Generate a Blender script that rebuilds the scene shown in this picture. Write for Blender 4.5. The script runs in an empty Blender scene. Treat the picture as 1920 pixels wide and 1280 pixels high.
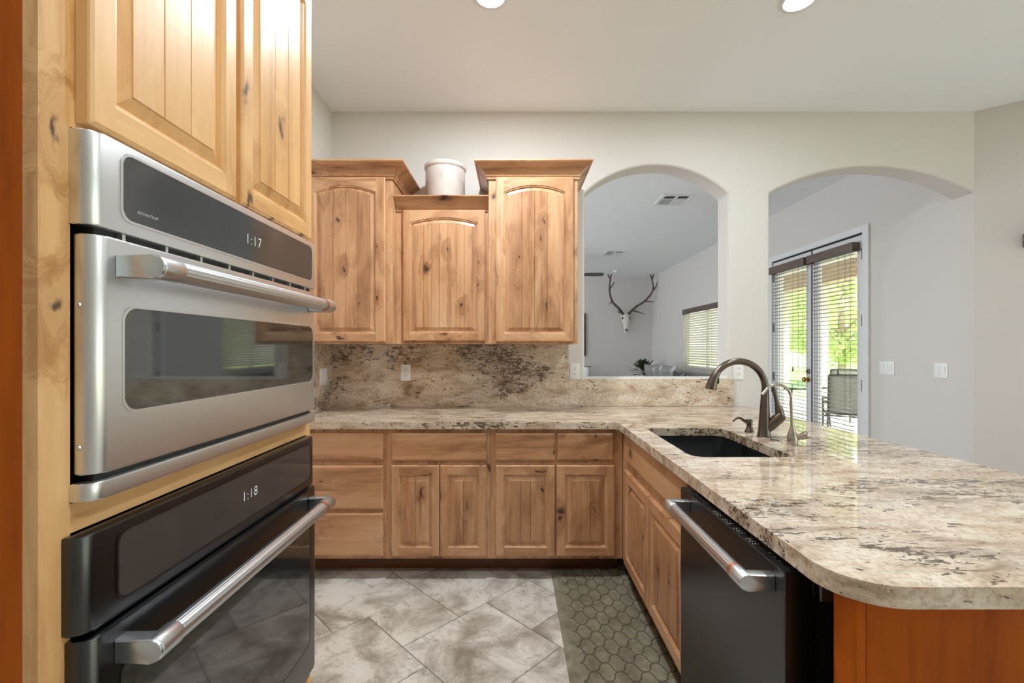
import bpy, bmesh, math, random
from math import pi, sin, cos, sqrt, radians as R
from mathutils import Vector, Matrix

random.seed(7)
sc = bpy.context.scene
COL = sc.collection
# ------------------------------------------------------------------ camera
EYE = 1.337
cd = bpy.data.cameras.new('camera'); cam = bpy.data.objects.new('camera', cd); COL.objects.link(cam)
cam.location = (0, 0, EYE); cam.rotation_euler = (pi/2, 0, 0)
cd.sensor_width = 36; cd.lens = 853/1920*36
cd.shift_x = -3/1920; cd.shift_y = 12/1920
cd.clip_start = .03; cd.clip_end = 300
sc.camera = cam
# ------------------------------------------------------------------ world, sun, exposure
w = bpy.data.worlds.new('world'); sc.world = w; w.use_nodes = True
bg = w.node_tree.nodes['Background']
bg.inputs[0].default_value = (.86, .93, 1.0, 1); bg.inputs[1].default_value = 1.9
sl = bpy.data.lights.new('sun', 'SUN'); sl.energy = 8.0; sl.angle = R(1.0); sl.color = (1, .96, .88)
so = bpy.data.objects.new('sun', sl); COL.objects.link(so); so.rotation_euler = (0, R(40), R(-40)); so.location = (12, 4, 12)
sc.view_settings.view_transform = 'Standard'; sc.view_settings.look = 'None'
sc.view_settings.exposure = 0.45; sc.view_settings.gamma = 1; sc.view_settings.use_curve_mapping = False
sc.cycles.max_bounces = 10; sc.cycles.diffuse_bounces = 5; sc.cycles.transparent_max_bounces = 16
sc.cycles.sample_clamp_indirect = 6

# ------------------------------------------------------------------ helpers
def bmn(): return bmesh.new()

def box(bm, x0, x1, y0, y1, z0, z1, mi=0, bev=0, seg=2):
    vs = [bm.verts.new((x, y, z)) for z in (z0, z1) for y in (y0, y1) for x in (x0, x1)]
    fs = [(0, 2, 3, 1), (4, 5, 7, 6), (0, 1, 5, 4), (2, 6, 7, 3), (0, 4, 6, 2), (1, 3, 7, 5)]
    out = [bm.faces.new([vs[i] for i in f]) for f in fs]
    for f in out: f.material_index = mi
    if bev:
        es = list({e for f in out for e in f.edges})
        r = bmesh.ops.bevel(bm, geom=es, offset=bev, segments=seg, profile=.5, affect='EDGES')
        for f in r['faces']: f.material_index = mi
    return vs

def prism(bm, pts, axis, a, b, mi=0, bev=0, seg=2):
    """extrude a closed 2D outline along an axis: x -> pts are (y,z), y -> (x,z), z -> (x,y)"""
    def P(p, t):
        return {'x': (t, p[0], p[1]), 'y': (p[0], t, p[1]), 'z': (p[0], p[1], t)}[axis]
    lo = [bm.verts.new(P(p, a)) for p in pts]; hi = [bm.verts.new(P(p, b)) for p in pts]
    n = len(pts); fs = []
    fs.append(bm.faces.new(lo)); fs.append(bm.faces.new(hi[::-1]))
    for i in range(n):
        fs.append(bm.faces.new((lo[i], hi[i], hi[(i+1) % n], lo[(i+1) % n])))
    for f in fs: f.material_index = mi
    if bev:
        es = list(set(fs[0].edges) | set(fs[1].edges))
        bmesh.ops.bevel(bm, geom=es, offset=bev, segments=seg, profile=.5, affect='EDGES')
    return fs

def tube(bm, pts, rad, seg=14, caps=True, mi=0, flute=0, sx=1.0):
    pts = [Vector(p) for p in pts]; n = len(pts)
    if not hasattr(rad, '__len__'): rad = [rad]*n
    T = []
    for i in range(n):
        a = pts[max(i-1, 0)]; b = pts[min(i+1, n-1)]
        T.append((b-a).normalized())
    up = Vector((0, 0, 1)) if abs(T[0].z) < .9 else Vector((1, 0, 0))
    N = (up - T[0]*up.dot(T[0])).normalized()
    rings = []
    for i in range(n):
        N = (N - T[i]*N.dot(T[i])).normalized(); B = T[i].cross(N)
        ring = []
        for k in range(seg):
            a = 2*pi*k/seg; r = rad[i]*(1 - (flute if (k // 2) % 2 else 0))
            ring.append(bm.verts.new(pts[i] + N*cos(a)*r + B*sin(a)*r*sx))
        rings.append(ring)
    for i in range(n-1):
        for k in range(seg):
            f = bm.faces.new((rings[i][k], rings[i][(k+1) % seg], rings[i+1][(k+1) % seg], rings[i+1][k])); f.material_index = mi
    if caps:
        bm.faces.new(rings[0][::-1]).material_index = mi; bm.faces.new(rings[-1]).material_index = mi

def lathe(bm, prof, c=(0, 0, 0), seg=32, mi=0):
    rings = []
    for r, z in prof:
        if r < 1e-6: rings.append([bm.verts.new((c[0], c[1], c[2]+z))])
        else: rings.append([bm.verts.new((c[0]+r*cos(2*pi*k/seg), c[1]+r*sin(2*pi*k/seg), c[2]+z)) for k in range(seg)])
    for a, b in zip(rings, rings[1:]):
        for k in range(seg):
            k2 = (k+1) % seg
            q = [a[k % len(a)], a[k2 % len(a)], b[k2 % len(b)], b[k % len(b)]]
            u = []
            for v in q:
                if v not in u: u.append(v)
            if len(u) > 2:
                f = bm.faces.new(u); f.material_index = mi

def rrect(x0, x1, y0, y1, r, n=6):
    out = []
    for cx, cy, a0 in ((x1-r, y1-r, 0), (x0+r, y1-r, 90), (x0+r, y0+r, 180), (x1-r, y0+r, 270)):
        for k in range(n+1):
            a = R(a0 + 90*k/n); out.append((cx+r*cos(a), cy+r*sin(a)))
    return out

def sweep(bm, path, prof, mi=0):
    """moulding: path of plan points (x,y), outward is to the right of travel; prof = closed (out, z)"""
    n = len(path); dirs = []
    for i in range(n-1):
        d = Vector((path[i+1][0]-path[i][0], path[i+1][1]-path[i][1])).normalized(); dirs.append(d)
    rings = []
    for i in range(n):
        if i == 0: o = Vector((dirs[0].y, -dirs[0].x)); k = 1
        elif i == n-1: o = Vector((dirs[-1].y, -dirs[-1].x)); k = 1
        else:
            a = Vector((dirs[i-1].y, -dirs[i-1].x)); b = Vector((dirs[i].y, -dirs[i].x))
            o = (a+b).normalized(); k = 1/max(.2, o.dot(a))
        rings.append([bm.verts.new((path[i][0]+o.x*p*k, path[i][1]+o.y*p*k, z)) for p, z in prof])
    m = len(prof)
    for i in range(n-1):
        for j in range(m):
            bm.faces.new((rings[i][j], rings[i][(j+1) % m], rings[i+1][(j+1) % m], rings[i+1][j])).material_index = mi
    bm.faces.new(rings[0]).material_index = mi; bm.faces.new(rings[-1][::-1]).material_index = mi

def obj(name, bm, mats, parent=None, smooth=None, recalc=True, merge=0):
    if merge: bmesh.ops.remove_doubles(bm, verts=bm.verts, dist=merge)
    if recalc: bmesh.ops.recalc_face_normals(bm, faces=bm.faces)
    me = bpy.data.meshes.new(name); bm.to_mesh(me); bm.free()
    for m in (mats if isinstance(mats, (list, tuple)) else [mats]): me.materials.append(m)
    o = bpy.data.objects.new(name, me); COL.objects.link(o)
    if parent: o.parent = parent
    if smooth:
        for p in me.polygons: p.use_smooth = True
        me.set_sharp_from_angle(angle=R(smooth))
    return o

def tag(o, label, cat, group=None, kind=None):
    o['label'] = label; o['category'] = cat
    if group: o['group'] = group
    if kind: o['kind'] = kind
    return o

def thing(name, label, cat, loc=(0, 0, 0), rotz=0, group=None):
    o = bpy.data.objects.new(name, None); COL.objects.link(o); o.empty_display_size = .1
    o.location = loc; o.rotation_euler = (0, 0, rotz)
    return tag(o, label, cat, group)

def struct(name, bm, mats, parent=None, **k):
    o = obj(name, bm, mats, parent, **k)
    if not parent: o['kind'] = 'structure'
    return o

def dup(root, loc, rotz=None, label=None):
    r = root.copy(); COL.objects.link(r); r.location = loc
    if rotz is not None: r.rotation_euler = (0, 0, rotz)
    if label: r['label'] = label
    for ch in list(root.children):
        c = ch.copy(); COL.objects.link(c); c.parent = r
        for g in list(ch.children):
            d = g.copy(); COL.objects.link(d); d.parent = c
    return r

def text_bm(body, size, spacing=1.0, thin=0):
    """text outline in the x-z plane, facing -y, baseline at origin"""
    cu = bpy.data.curves.new('lettering', 'FONT'); cu.body = body; cu.size = size; cu.offset = -size*thin; cu.space_character = spacing
    to = bpy.data.objects.new('lettering', cu); COL.objects.link(to)
    dg = bpy.context.evaluated_depsgraph_get(); dg.update()
    me = bpy.data.meshes.new_from_object(to.evaluated_get(dg))
    bpy.data.objects.remove(to); bpy.data.curves.remove(cu)
    bm = bmesh.new(); bm.from_mesh(me); bpy.data.meshes.remove(me)
    bmesh.ops.rotate(bm, verts=bm.verts, cent=(0, 0, 0), matrix=Matrix.Rotation(pi/2, 3, 'X'))
    return bm

def bevel_mod(o, width, seg=3, ang=40):
    m = o.modifiers.new('edge', 'BEVEL'); m.width = width; m.segments = seg; m.limit_method = 'ANGLE'; m.angle_limit = R(ang)
    m.harden_normals = False
    return o

# ------------------------------------------------------------------ materials
def lin(r, g, b):
    f = lambda c: (c/255/12.92) if c/255 <= .04045 else ((c/255+.055)/1.055)**2.4
    return (f(r), f(g), f(b), 1)

class NT:
    def __init__(s, name):
        s.m = bpy.data.materials.new(name); s.m.use_nodes = True; s.t = s.m.node_tree
        s.bsdf = s.t.nodes['Principled BSDF']; s.out = s.t.nodes['Material Output']
    def n(s, typ, **k):
        nd = s.t.nodes.new(typ)
        for a, v in k.items():
            if a.startswith('i_'): 
                key = a[2:]; key = int(key) if key.isdigit() else key.replace('_', ' ')
                nd.inputs[key].default_value = v
            else: setattr(nd, a, v)
        return nd
    def l(s, a, b): s.t.links.new(a, b)
    def math(s, op, a, b=None, c=None, clamp=False):
        nd = s.t.nodes.new('ShaderNodeMath'); nd.operation = op; nd.use_clamp = clamp
        for i, v in enumerate((a, b, c)):
            if v is None: continue
            if isinstance(v, (int, float)): nd.inputs[i].default_value = v
            else: s.l(v, nd.inputs[i])
        return nd.outputs[0]
    def mix(s, fac, a, b, blend='MIX'):
        nd = s.t.nodes.new('ShaderNodeMix'); nd.data_type = 'RGBA'; nd.blend_type = blend
        for i, v in ((0, fac), (6, a), (7, b)):
            if hasattr(v, 'is_linked'): s.l(v, nd.inputs[i])
            else: nd.inputs[i].default_value = v
        return nd.outputs[2]
    def ramp(s, fac, stops, interp='LINEAR'):
        nd = s.t.nodes.new('ShaderNodeValToRGB'); nd.color_ramp.interpolation = interp
        el = nd.color_ramp.elements
        while len(el) < len(stops): el.new(.5)
        for e, (p, c) in zip(el, stops):
            e.position = p; e.color = c if hasattr(c, '__len__') else (c, c, c, 1)
        s.l(fac, nd.inputs[0]); return nd.outputs[0]
    def noise(s, vec, scale, detail=4, rough=.55, dist=0.0, out=0):
        nd = s.t.nodes.new('ShaderNodeTexNoise'); nd.inputs['Scale'].default_value = scale
        nd.inputs['Detail'].default_value = detail; nd.inputs['Roughness'].default_value = rough; nd.inputs['Distortion'].default_value = dist
        if vec is not None: s.l(vec, nd.inputs['Vector'])
        return nd.outputs[out]
    def mapping(s, vec, scale=(1, 1, 1), rot=(0, 0, 0), loc=(0, 0, 0)):
        nd = s.t.nodes.new('ShaderNodeMapping'); nd.inputs['Scale'].default_value = scale
        nd.inputs['Rotation'].default_value = rot; nd.inputs['Location'].default_value = loc
        s.l(vec, nd.inputs['Vector']); return nd.outputs[0]
    def objco(s): return s.n('ShaderNodeTexCoord').outputs['Object']
    def bump(s, h, strength, dist=.01):
        nd = s.t.nodes.new('ShaderNodeBump'); nd.inputs['Strength'].default_value = strength; nd.inputs['Distance'].default_value = dist
        s.l(h, nd.inputs['Height']); s.l(nd.outputs[0], s.bsdf.inputs['Normal'])
    def set(s, **k):
        for a, v in k.items(): s.bsdf.inputs[a.replace('_', ' ')].default_value = v
        return s

def plain(name, col, rough=.5, metal=0, spec=.5, **k):
    t = NT(name); t.set(Base_Color=col, Roughness=rough, Metallic=metal)
    t.bsdf.inputs['Specular IOR Level'].default_value = spec
    for a, v in k.items(): t.bsdf.inputs[a.replace('_', ' ')].default_value = v
    return t.m

def wood(name, dark, mid, light, axis='z', rough=.38, knots=1.0, blotch=.5):
    t = NT(name); co = t.objco()
    rnd = t.n('ShaderNodeObjectInfo').outputs['Random']
    off = t.n('ShaderNodeCombineXYZ'); 
    for i, k in enumerate((37.0, 53.0, 71.0)): t.l(t.math('MULTIPLY', rnd, k), off.inputs[i])
    ad = t.n('ShaderNodeVectorMath', operation='ADD'); t.l(co, ad.inputs[0]); t.l(off.outputs[0], ad.inputs[1])
    co = ad.outputs[0]
    g = {'x': (.10, 1, 1), 'y': (1, .10, 1), 'z': (1, 1, .10)}[axis]
    # knots
    sxyz = t.n('ShaderNodeSeparateXYZ'); t.l(co, sxyz.inputs[0]); cxyz = t.n('ShaderNodeCombineXYZ')
    t.l(t.math('MULTIPLY', sxyz.outputs[0], .5 if axis == 'x' else 1.0), cxyz.inputs[0]); t.l(t.math('MULTIPLY', sxyz.outputs[2], .5 if axis == 'z' else 1.0), cxyz.inputs[1])
    kco = cxyz.outputs[0]
    v = t.n('ShaderNodeTexVoronoi', feature='F1', voronoi_dimensions='2D'); v.inputs['Scale'].default_value = 7.5
    kd = t.n('ShaderNodeVectorMath', operation='ADD')
    nz = t.noise(kco, 22, 3, out=1); nm = t.n('ShaderNodeVectorMath', operation='SCALE'); nm.inputs['Scale'].default_value = .075
    t.l(nz, nm.inputs[0]); t.l(kco, kd.inputs[0]); t.l(nm.outputs[0], kd.inputs[1]); t.l(kd.outputs[0], v.inputs['Vector'])
    dist = v.outputs['Distance']; sep = t.n('ShaderNodeSeparateColor'); t.l(v.outputs['Color'], sep.inputs[0])
    present = t.math('GREATER_THAN', sep.outputs[0], 1-.40*knots)
    ksz = t.math('MULTIPLY_ADD', sep.outputs[1], 1.3, .7)
    core = t.math('MULTIPLY', t.ramp(t.math('MULTIPLY', dist, ksz), [(.03, 1), (.105, 0)]), present)
    halo = t.math('MULTIPLY', t.ramp(dist, [(.05, 1), (.42, 0)], 'EASE'), present)
    # grain, bent round the knots
    gco = t.mapping(co, g)
    wv = t.n('ShaderNodeVectorMath', operation='SCALE'); t.l(halo, wv.inputs['Scale']); wv.inputs[0].default_value = (.10, .10, .10)
    g2 = t.n('ShaderNodeVectorMath', operation='ADD'); t.l(gco, g2.inputs[0]); t.l(wv.outputs[0], g2.inputs[1]); gco = g2.outputs[0]
    fine = t.noise(gco, 60, 5, .6, .4); broad = t.noise(gco, 9, 3, .5, .8); board = t.noise(gco, 5, 1, .5, 0.2)
    s1 = t.math('ADD', t.math('MULTIPLY', fine, .35), t.math('MULTIPLY', broad, .65))
    c = t.ramp(s1, [(.32, dark), (.47, mid), (.66, light)])
    tone = t.n('ShaderNodeAttribute', attribute_name='board_tone', attribute_type='GEOMETRY').outputs['Fac']
    c = t.mix(t.ramp(board, [(.38, 0), (.62, .55)]), c, t.mix(.5, light, mid))
    c = t.mix(t.math('MULTIPLY', tone, .35), c, tuple(dark[i]*.75+mid[i]*.25 for i in range(3))+(1,))
    g3 = tuple(.35 if a < 1 else a for a in g)
    blot = t.noise(t.mapping(co, g3), 7, 4, .6, 1.2)
    c = t.mix(t.ramp(blot, [(.52, 0), (.68, blotch)]), c, dark)
    c = t.mix(t.math('MULTIPLY', halo, .45), c, dark)
    streak = t.noise(t.mapping(co, tuple(a*.6 if a < 1 else a for a in g)), 22, 2, .5, .3)
    c = t.mix(t.ramp(streak, [(.66, 0), (.74, .5)]), c, dark)
    kcol = tuple(dark[i]*.10 for i in range(3))+(1,)
    c = t.mix(t.math('MULTIPLY', core, .92), c, kcol)
    t.l(c, t.bsdf.inputs['Base Color'])
    t.set(Roughness=rough); t.bsdf.inputs['Coat Weight'].default_value = .25; t.bsdf.inputs['Coat Roughness'].default_value = .2
    t.bump(s1, .06, .004)
    return t.m

AL = (lin(128, 80, 46), lin(190, 139, 98), lin(214, 173, 134))
HO = (lin(182, 126, 70), lin(218, 168, 110), lin(234, 188, 134))
WARM_SHADE = (lin(136, 58, 0), lin(172, 80, 0), lin(188, 94, 2))  # cabinet wood again, with its warm shade put into the colour
alder_v = wood('alder_vertical', *AL, axis='z'); alder_h = wood('alder_horizontal', *AL, axis='x')
alder_y = wood('alder_depth', *AL, axis='y', knots=.3)
honey_v = wood('honey_vertical', *HO, axis='z', knots=.4, blotch=.25); honey_h = wood('honey_horizontal', *HO, axis='x', knots=.3, blotch=.25)
warmshade_v = wood('warmshade_vertical', *WARM_SHADE, axis='z', rough=.5, knots=.2)
for n_ in warmshade_v.node_tree.nodes:
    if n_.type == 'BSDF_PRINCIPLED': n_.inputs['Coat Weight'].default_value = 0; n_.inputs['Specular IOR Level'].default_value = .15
dark_v = plain('cabinet_inside', lin(120, 84, 52), .6)
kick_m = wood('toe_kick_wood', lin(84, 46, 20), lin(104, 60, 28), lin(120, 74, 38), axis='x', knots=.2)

def wall_paint(name, col, bump=.12):
    t = NT(name); co = t.objco(); t.set(Base_Color=col, Roughness=.62); t.bsdf.inputs['Specular IOR Level'].default_value = .25
    t.bump(t.noise(co, 55, 3), bump, .004); return t.m
wall_m = wall_paint('greige_paint', lin(216, 211, 206))
ceil_m = wall_paint('ceiling_paint', lin(242, 244, 247), .2)
white_m = plain('white_paint', lin(228, 228, 228), .35)
plate_m = plain('white_plastic', lin(236, 236, 234), .3)
slot_m = plain('dark_slot', lin(40, 38, 36), .6)

def granite():
    t = NT('granite'); co = t.mapping(t.objco(), loc=(-.48, 0, 0)); rot = (.12, .2, -.32)
    st = t.mapping(co, (.55, 1.2, 1.2), rot=rot)
    big = t.noise(st, 2.4, 4, .55, 1.0); med = t.noise(st, 10, 6, .65, .8); fin = t.noise(co, 85, 4, .65)
    base = t.ramp(med, [(.30, lin(156, 132, 108)), (.43, lin(200, 178, 154)), (.56, lin(224, 208, 188)), (.72, lin(233, 223, 209))])
    base = t.mix(t.ramp(big, [(.46, 0), (.62, .6)]), base, t.ramp(med, [(.32, lin(146, 130, 114)), (.6, lin(206, 192, 176))]))
    base = t.mix(t.ramp(t.noise(st, 5.0, 3, .5, .6), [(.60, 0), (.72, .45)]), base, lin(182, 144, 110))
    base = t.mix(t.ramp(fin, [(.36, .4), (.54, 0)]), base, lin(130, 104, 80))
    # dark mineral flecks in clusters, drawn out along the slab
    cl = t.noise(t.mapping(co, (.7, 1.1, 1.1), rot=rot), 2.6, 5, .62, .9)
    fco = t.mapping(co, (.38, 1.3, 1.3), rot=rot)
    fl = t.noise(fco, 52, 5, .64, .4); f2 = t.noise(t.mapping(co, (.8, 1, 1)), 60, 4, .6, .8)
    grp = t.ramp(cl, [(.42, .15), (.53, .04), (.64, -.06)])
    dk = t.ramp(t.math('SUBTRACT', fl, grp), [(.515, 0), (.55, 1)])
    dk2 = t.ramp(t.math('SUBTRACT', f2, t.ramp(cl, [(.50, .14), (.62, -.02)])), [(.51, 0), (.55, 1)])
    dk = t.math('MAXIMUM', dk, dk2)
    c = t.mix(t.math('MULTIPLY', dk, .9), base, t.mix(t.ramp(fin, [(.4, 0), (.6, 1)]), lin(52, 38, 28), lin(92, 72, 54)))
    halo = t.ramp(cl, [(.52, 0), (.66, .45)]); c = t.mix(halo, c, t.mix(.5, c, lin(108, 86, 66)))
    t.l(c, t.bsdf.inputs['Base Color']); t.set(Roughness=.035); t.bsdf.inputs['IOR'].default_value = 1.62
    return t.m
granite_m = granite()

def tile_mat():
    t = NT('stone_tile'); co = t.objco()
    at = t.n('ShaderNodeAttribute', attribute_name='tile_random', attribute_type='GEOMETRY')
    off = t.n('ShaderNodeVectorMath', operation='SCALE'); off.inputs[0].default_value = (31, 17, 9); t.l(at.outputs['Fac'], off.inputs['Scale'])
    ad = t.n('ShaderNodeVectorMath', operation='ADD'); t.l(co, ad.inputs[0]); t.l(off.outputs[0], ad.inputs[1]); v = ad.outputs[0]
    a = t.noise(v, 3.4, 10, .66, .5); b = t.noise(v, 8, 10, .74, .4); s = t.noise(v, 55, 5, .72)
    c = t.ramp(a, [(.34, lin(138, 128, 117)), (.43, lin(176, 168, 157)), (.52, lin(212, 205, 195)), (.7, lin(222, 217, 209))])
    c = t.mix(t.ramp(b, [(.52, 0), (.60, .55)]), c, lin(140, 128, 118))
    pit = t.math('MULTIPLY', t.ramp(s, [(.56, 0), (.64, .65)]), t.ramp(t.noise(v, 4.5, 3), [(.5, 0), (.6, 1)]))
    c = t.mix(pit, c, lin(104, 92, 84))
    c = t.mix(t.math('MULTIPLY', at.outputs['Fac'], .22), c, lin(160, 152, 140))
    t.l(c, t.bsdf.inputs['Base Color']); t.set(Roughness=.38); t.bump(b, .12, .004); return t.m
tile_m = tile_mat(); grout_m = plain('grout', lin(132, 122, 112), .8)

def mat_mat():
    t = NT('cushion_mat'); co = t.objco(); sx = t.n('ShaderNodeSeparateXYZ'); t.l(co, sx.inputs[0])
    k = 2*pi/.106
    x = t.math('MULTIPLY', sx.outputs[0], k); y = t.math('MULTIPLY', sx.outputs[1], k)
    u = t.math('ADD', x, y); v = t.math('SUBTRACT', x, y)
    wob = -.6
    f1 = t.math('ABSOLUTE', t.math('SINE', t.math('MULTIPLY', t.math('ADD', u, t.math('MULTIPLY', t.math('SINE', v), wob)), .5)))
    f2 = t.math('ABSOLUTE', t.math('SINE', t.math('MULTIPLY', t.math('ADD', v, t.math('MULTIPLY', t.math('SINE', u), wob)), .5)))
    ln = t.math('MINIMUM', f1, f2)
    # plain border on the two long sides
    inside = t.math('GREATER_THAN', sx.outputs[0], .055)
    line = t.math('MULTIPLY', t.ramp(ln, [(.06, 1), (.17, 0)]), inside)
    cl = t.noise(co, 14, 5, .65, .6)
    c = t.ramp(cl, [(.3, lin(100, 96, 78)), (.52, lin(130, 125, 107)), (.72, lin(158, 152, 134))])
    c = t.mix(t.math('MULTIPLY', line, .85), c, lin(60, 54, 40))
    t.l(c, t.bsdf.inputs['Base Color']); t.set(Roughness=.42)
    t.bump(t.math('SUBTRACT', 1.0, line), .35, .004); return t.m
mat_m = mat_mat()

def brushed(name, col, rough, metal=1.0, axis=None):
    return plain(name, col, rough, metal)
slate_lit_m = brushed('slate_metal_lit', (.74, .74, .75, 1), .33, 1.0, (.05, 1, 1))  # lit copy of the appliance finish, brightness put into the colour
slate_shaded_m = brushed('slate_metal_shaded', (.085, .085, .088, 1), .28, 1.0, (.05, 1, 1))  # shaded copy of the same finish, darkness put into the colour
steel_m = brushed('brushed_steel', lin(206, 210, 214), .33, 1.0, (.03, 1, 1))
copper_m = plain('copper', lin(206, 154, 134), .36, 1)
nickel_m = brushed('dark_brushed_nickel', lin(112, 102, 94), .27)
nickel_l = brushed('light_brushed_nickel', lin(184, 178, 168), .22)
black_m = plain('black_plastic', lin(22, 22, 24), .45)
dkmetal_m = plain('dark_vent', lin(34, 34, 34), .5)
glassblk_m = plain('black_glass', lin(40, 40, 40), .04, 0, .5, IOR=2.1)
panelglass_m = plain('display_glass', lin(58, 58, 58), .09, 0, .5, IOR=1.7)
sink_m = plain('black_granite_composite', lin(26, 28, 30), .4)
glow_t = NT('lit_digits'); glow_t.set(Base_Color=(.8, .8, .8, 1)); glow_t.bsdf.inputs['Emission Color'].default_value = (.85, .88, .9, 1); glow_t.bsdf.inputs['Emission Strength'].default_value = .3; glow_m = glow_t.m
print_m = plain('pale_print', lin(190, 190, 188), .5)
lens_t = NT('lit_lens'); lens_t.bsdf.inputs['Emission Color'].default_value = (1, .96, .9, 1); lens_t.bsdf.inputs['Emission Strength'].default_value = 9; lens_m = lens_t.m
def crock_mat():
    t = NT('salt_glaze'); co = t.objco()
    t.l(t.ramp(t.noise(co, 6, 4), [(.3, lin(186, 175, 168)), (.7, lin(210, 201, 194))]), t.bsdf.inputs['Base Color'])
    t.set(Roughness=.18); return t.m
crock_m = crock_mat()
def thin_glass(name, tint=(1, 1, 1, 1)):
    t = NT(name); tr = t.n('ShaderNodeBsdfTransparent'); tr.inputs[0].default_value = tint
    gl = t.n('ShaderNodeBsdfGlossy'); gl.inputs['Roughness'].default_value = .0
    lw = t.n('ShaderNodeLayerWeight'); fr = t.math('MULTIPLY_ADD', t.math('POWER', lw.outputs['Facing'], 4.0), .5, .03)
    mx = t.n('ShaderNodeMixShader'); t.l(fr, mx.inputs[0]); t.l(tr.outputs[0], mx.inputs[1]); t.l(gl.outputs[0], mx.inputs[2])
    t.l(mx.outputs[0], t.out.inputs['Surface']); return t.m
pane_m = thin_glass('window_glass', (.97, .99, .98, 1)); table_glass = thin_glass('green_glass', (.62, .82, .74, 1))

# ------------------------------------------------------------------ the setting
CEIL = 3.05; WY0, WY1 = 3.30, 3.477; LX = -1.319; SX = 3.342
AD = Vector((.765, -.644)); AE = (SX+AD.x*3.0, WY0+AD.y*3.0)
FLOOR = [(-3.4, -3.2), (AE[0], -3.2), AE, (SX, WY0), (SX, 11.0), (-3.4, 11.0)]

def inside(p, poly):
    c = False; n = len(poly)
    for i in range(n):
        a, b = poly[i], poly[(i+1) % n]
        if (a[1] > p[1]) != (b[1] > p[1]) and p[0] < (b[0]-a[0])*(p[1]-a[1])/(b[1]-a[1])+a[0]: c = not c
    return c

bm = bmn()
rl = bm.faces.layers.float.new('tile_random')
prism(bm, FLOOR, 'z', -.12, -.003, 1)
A, B = .50, .322; gr = .0022
def tile(u0, v0, s):
    pts = [(u0+gr, v0+gr), (u0+s-gr, v0+gr), (u0+s-gr, v0+s-gr), (u0+gr, v0+s-gr)]
    xy = [((u-v)/sqrt(2), (u+v)/sqrt(2)) for u, v in pts]
    if not all(inside(p, FLOOR) for p in xy): return
    ch = .0015
    c = (sum(p[0] for p in xy)/4, sum(p[1] for p in xy)/4)
    top = [bm.verts.new((p[0]+(c[0]-p[0])*.006, p[1]+(c[1]-p[1])*.006, 0)) for p in xy]
    bot = [bm.verts.new((p[0], p[1], -.0035)) for p in xy]
    r = random.random()
    for f in [bm.faces.new(top)]+[bm.faces.new((bot[i], bot[(i+1) % 4], top[(i+1) % 4], top[i])) for i in range(4)]:
        f.material_index = 0; f[rl] = r
for i in range(-30, 31):
    for j in range(-30, 31):
        u, v = 1.088 + i*A + j*B, 1.29 - i*B + j*A
        tile(u, v, A); tile(u, v+A, B)
struct('floor', bm, [tile_m, grout_m])

bm = bmn(); prism(bm, FLOOR, 'z', CEIL, CEIL+.12); struct('ceiling', bm, ceil_m)

def arc(x0, x1, zs, rise, x):
    h = (x1-x0)/2; r = (h*h+rise*rise)/(2*rise); xc = (x0+x1)/2
    return zs + sqrt(max(0, r*r-(x-xc)**2)) - (r-rise)
O1 = (.5145, 1.555, 2.459, .205); O2 = (1.857, SX, 2.463, .193); SILL = 1.122
bm = bmn()
N = 28
xs1 = [O1[0]+(O1[1]-O1[0])*k/N for k in range(N+1)]; xs2 = [O2[0]+(O2[1]-O2[0])*k/N for k in range(N+1)]
def quad(*p): bm.faces.new([bm.verts.new(q) for q in p])
zb = [0, SILL, 2.459, 2.463, CEIL]
for y in (WY0, WY1):
    def col(xa, xb, za, zb_, zc=None, zd=None):
        quad((xa, y, za), (xb, y, zb_), (xb, y, CEIL if zd is None else zd), (xa, y, CEIL if zc is None else zc))
    # solid columns are one n-gon each so the edges of the openings meet them
    bm.faces.new([bm.verts.new(p) for p in [(LX, y, 0), (O1[0], y, 0), (O1[0], y, SILL), (O1[0], y, O1[2]), (O1[0], y, CEIL), (LX, y, CEIL)]])
    bm.faces.new([bm.verts.new(p) for p in [(O1[1], y, 0), (O2[0], y, 0), (O2[0], y, O2[2]), (O2[0], y, CEIL), (O1[1], y, CEIL), (O1[1], y, O1[2]), (O1[1], y, SILL)]])
    quad((O1[0], y, 0), (O1[1], y, 0), (O1[1], y, SILL), (O1[0], y, SILL))
    for xs, O in ((xs1, O1), (xs2, O2)):
        for a, b in zip(xs, xs[1:]): col(a, b, arc(*O, a), arc(*O, b))
def jamb(x, z0, z1): quad((x, WY0, z0), (x, WY1, z0), (x, WY1, z1), (x, WY0, z1))
jamb(O1[0], SILL, O1[2]); jamb(O1[1], SILL, O1[2]); jamb(O2[0], 0, O2[2])
quad((O1[0], WY0, SILL), (O1[1], WY0, SILL), (O1[1], WY1, SILL), (O1[0], WY1, SILL))
for xs, O in ((xs1, O1), (xs2, O2)):
    for a, b in zip(xs, xs[1:]): quad((a, WY0, arc(*O, a)), (b, WY0, arc(*O, b)), (b, WY1, arc(*O, b)), (a, WY1, arc(*O, a)))
quad((LX, WY0, CEIL), (SX, WY0, CEIL), (SX, WY1, CEIL), (LX, WY1, CEIL))
wb = struct('wall_back', bm, wall_m, merge=1e-5, smooth=30); bevel_mod(wb, .016, 3, 35)

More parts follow.
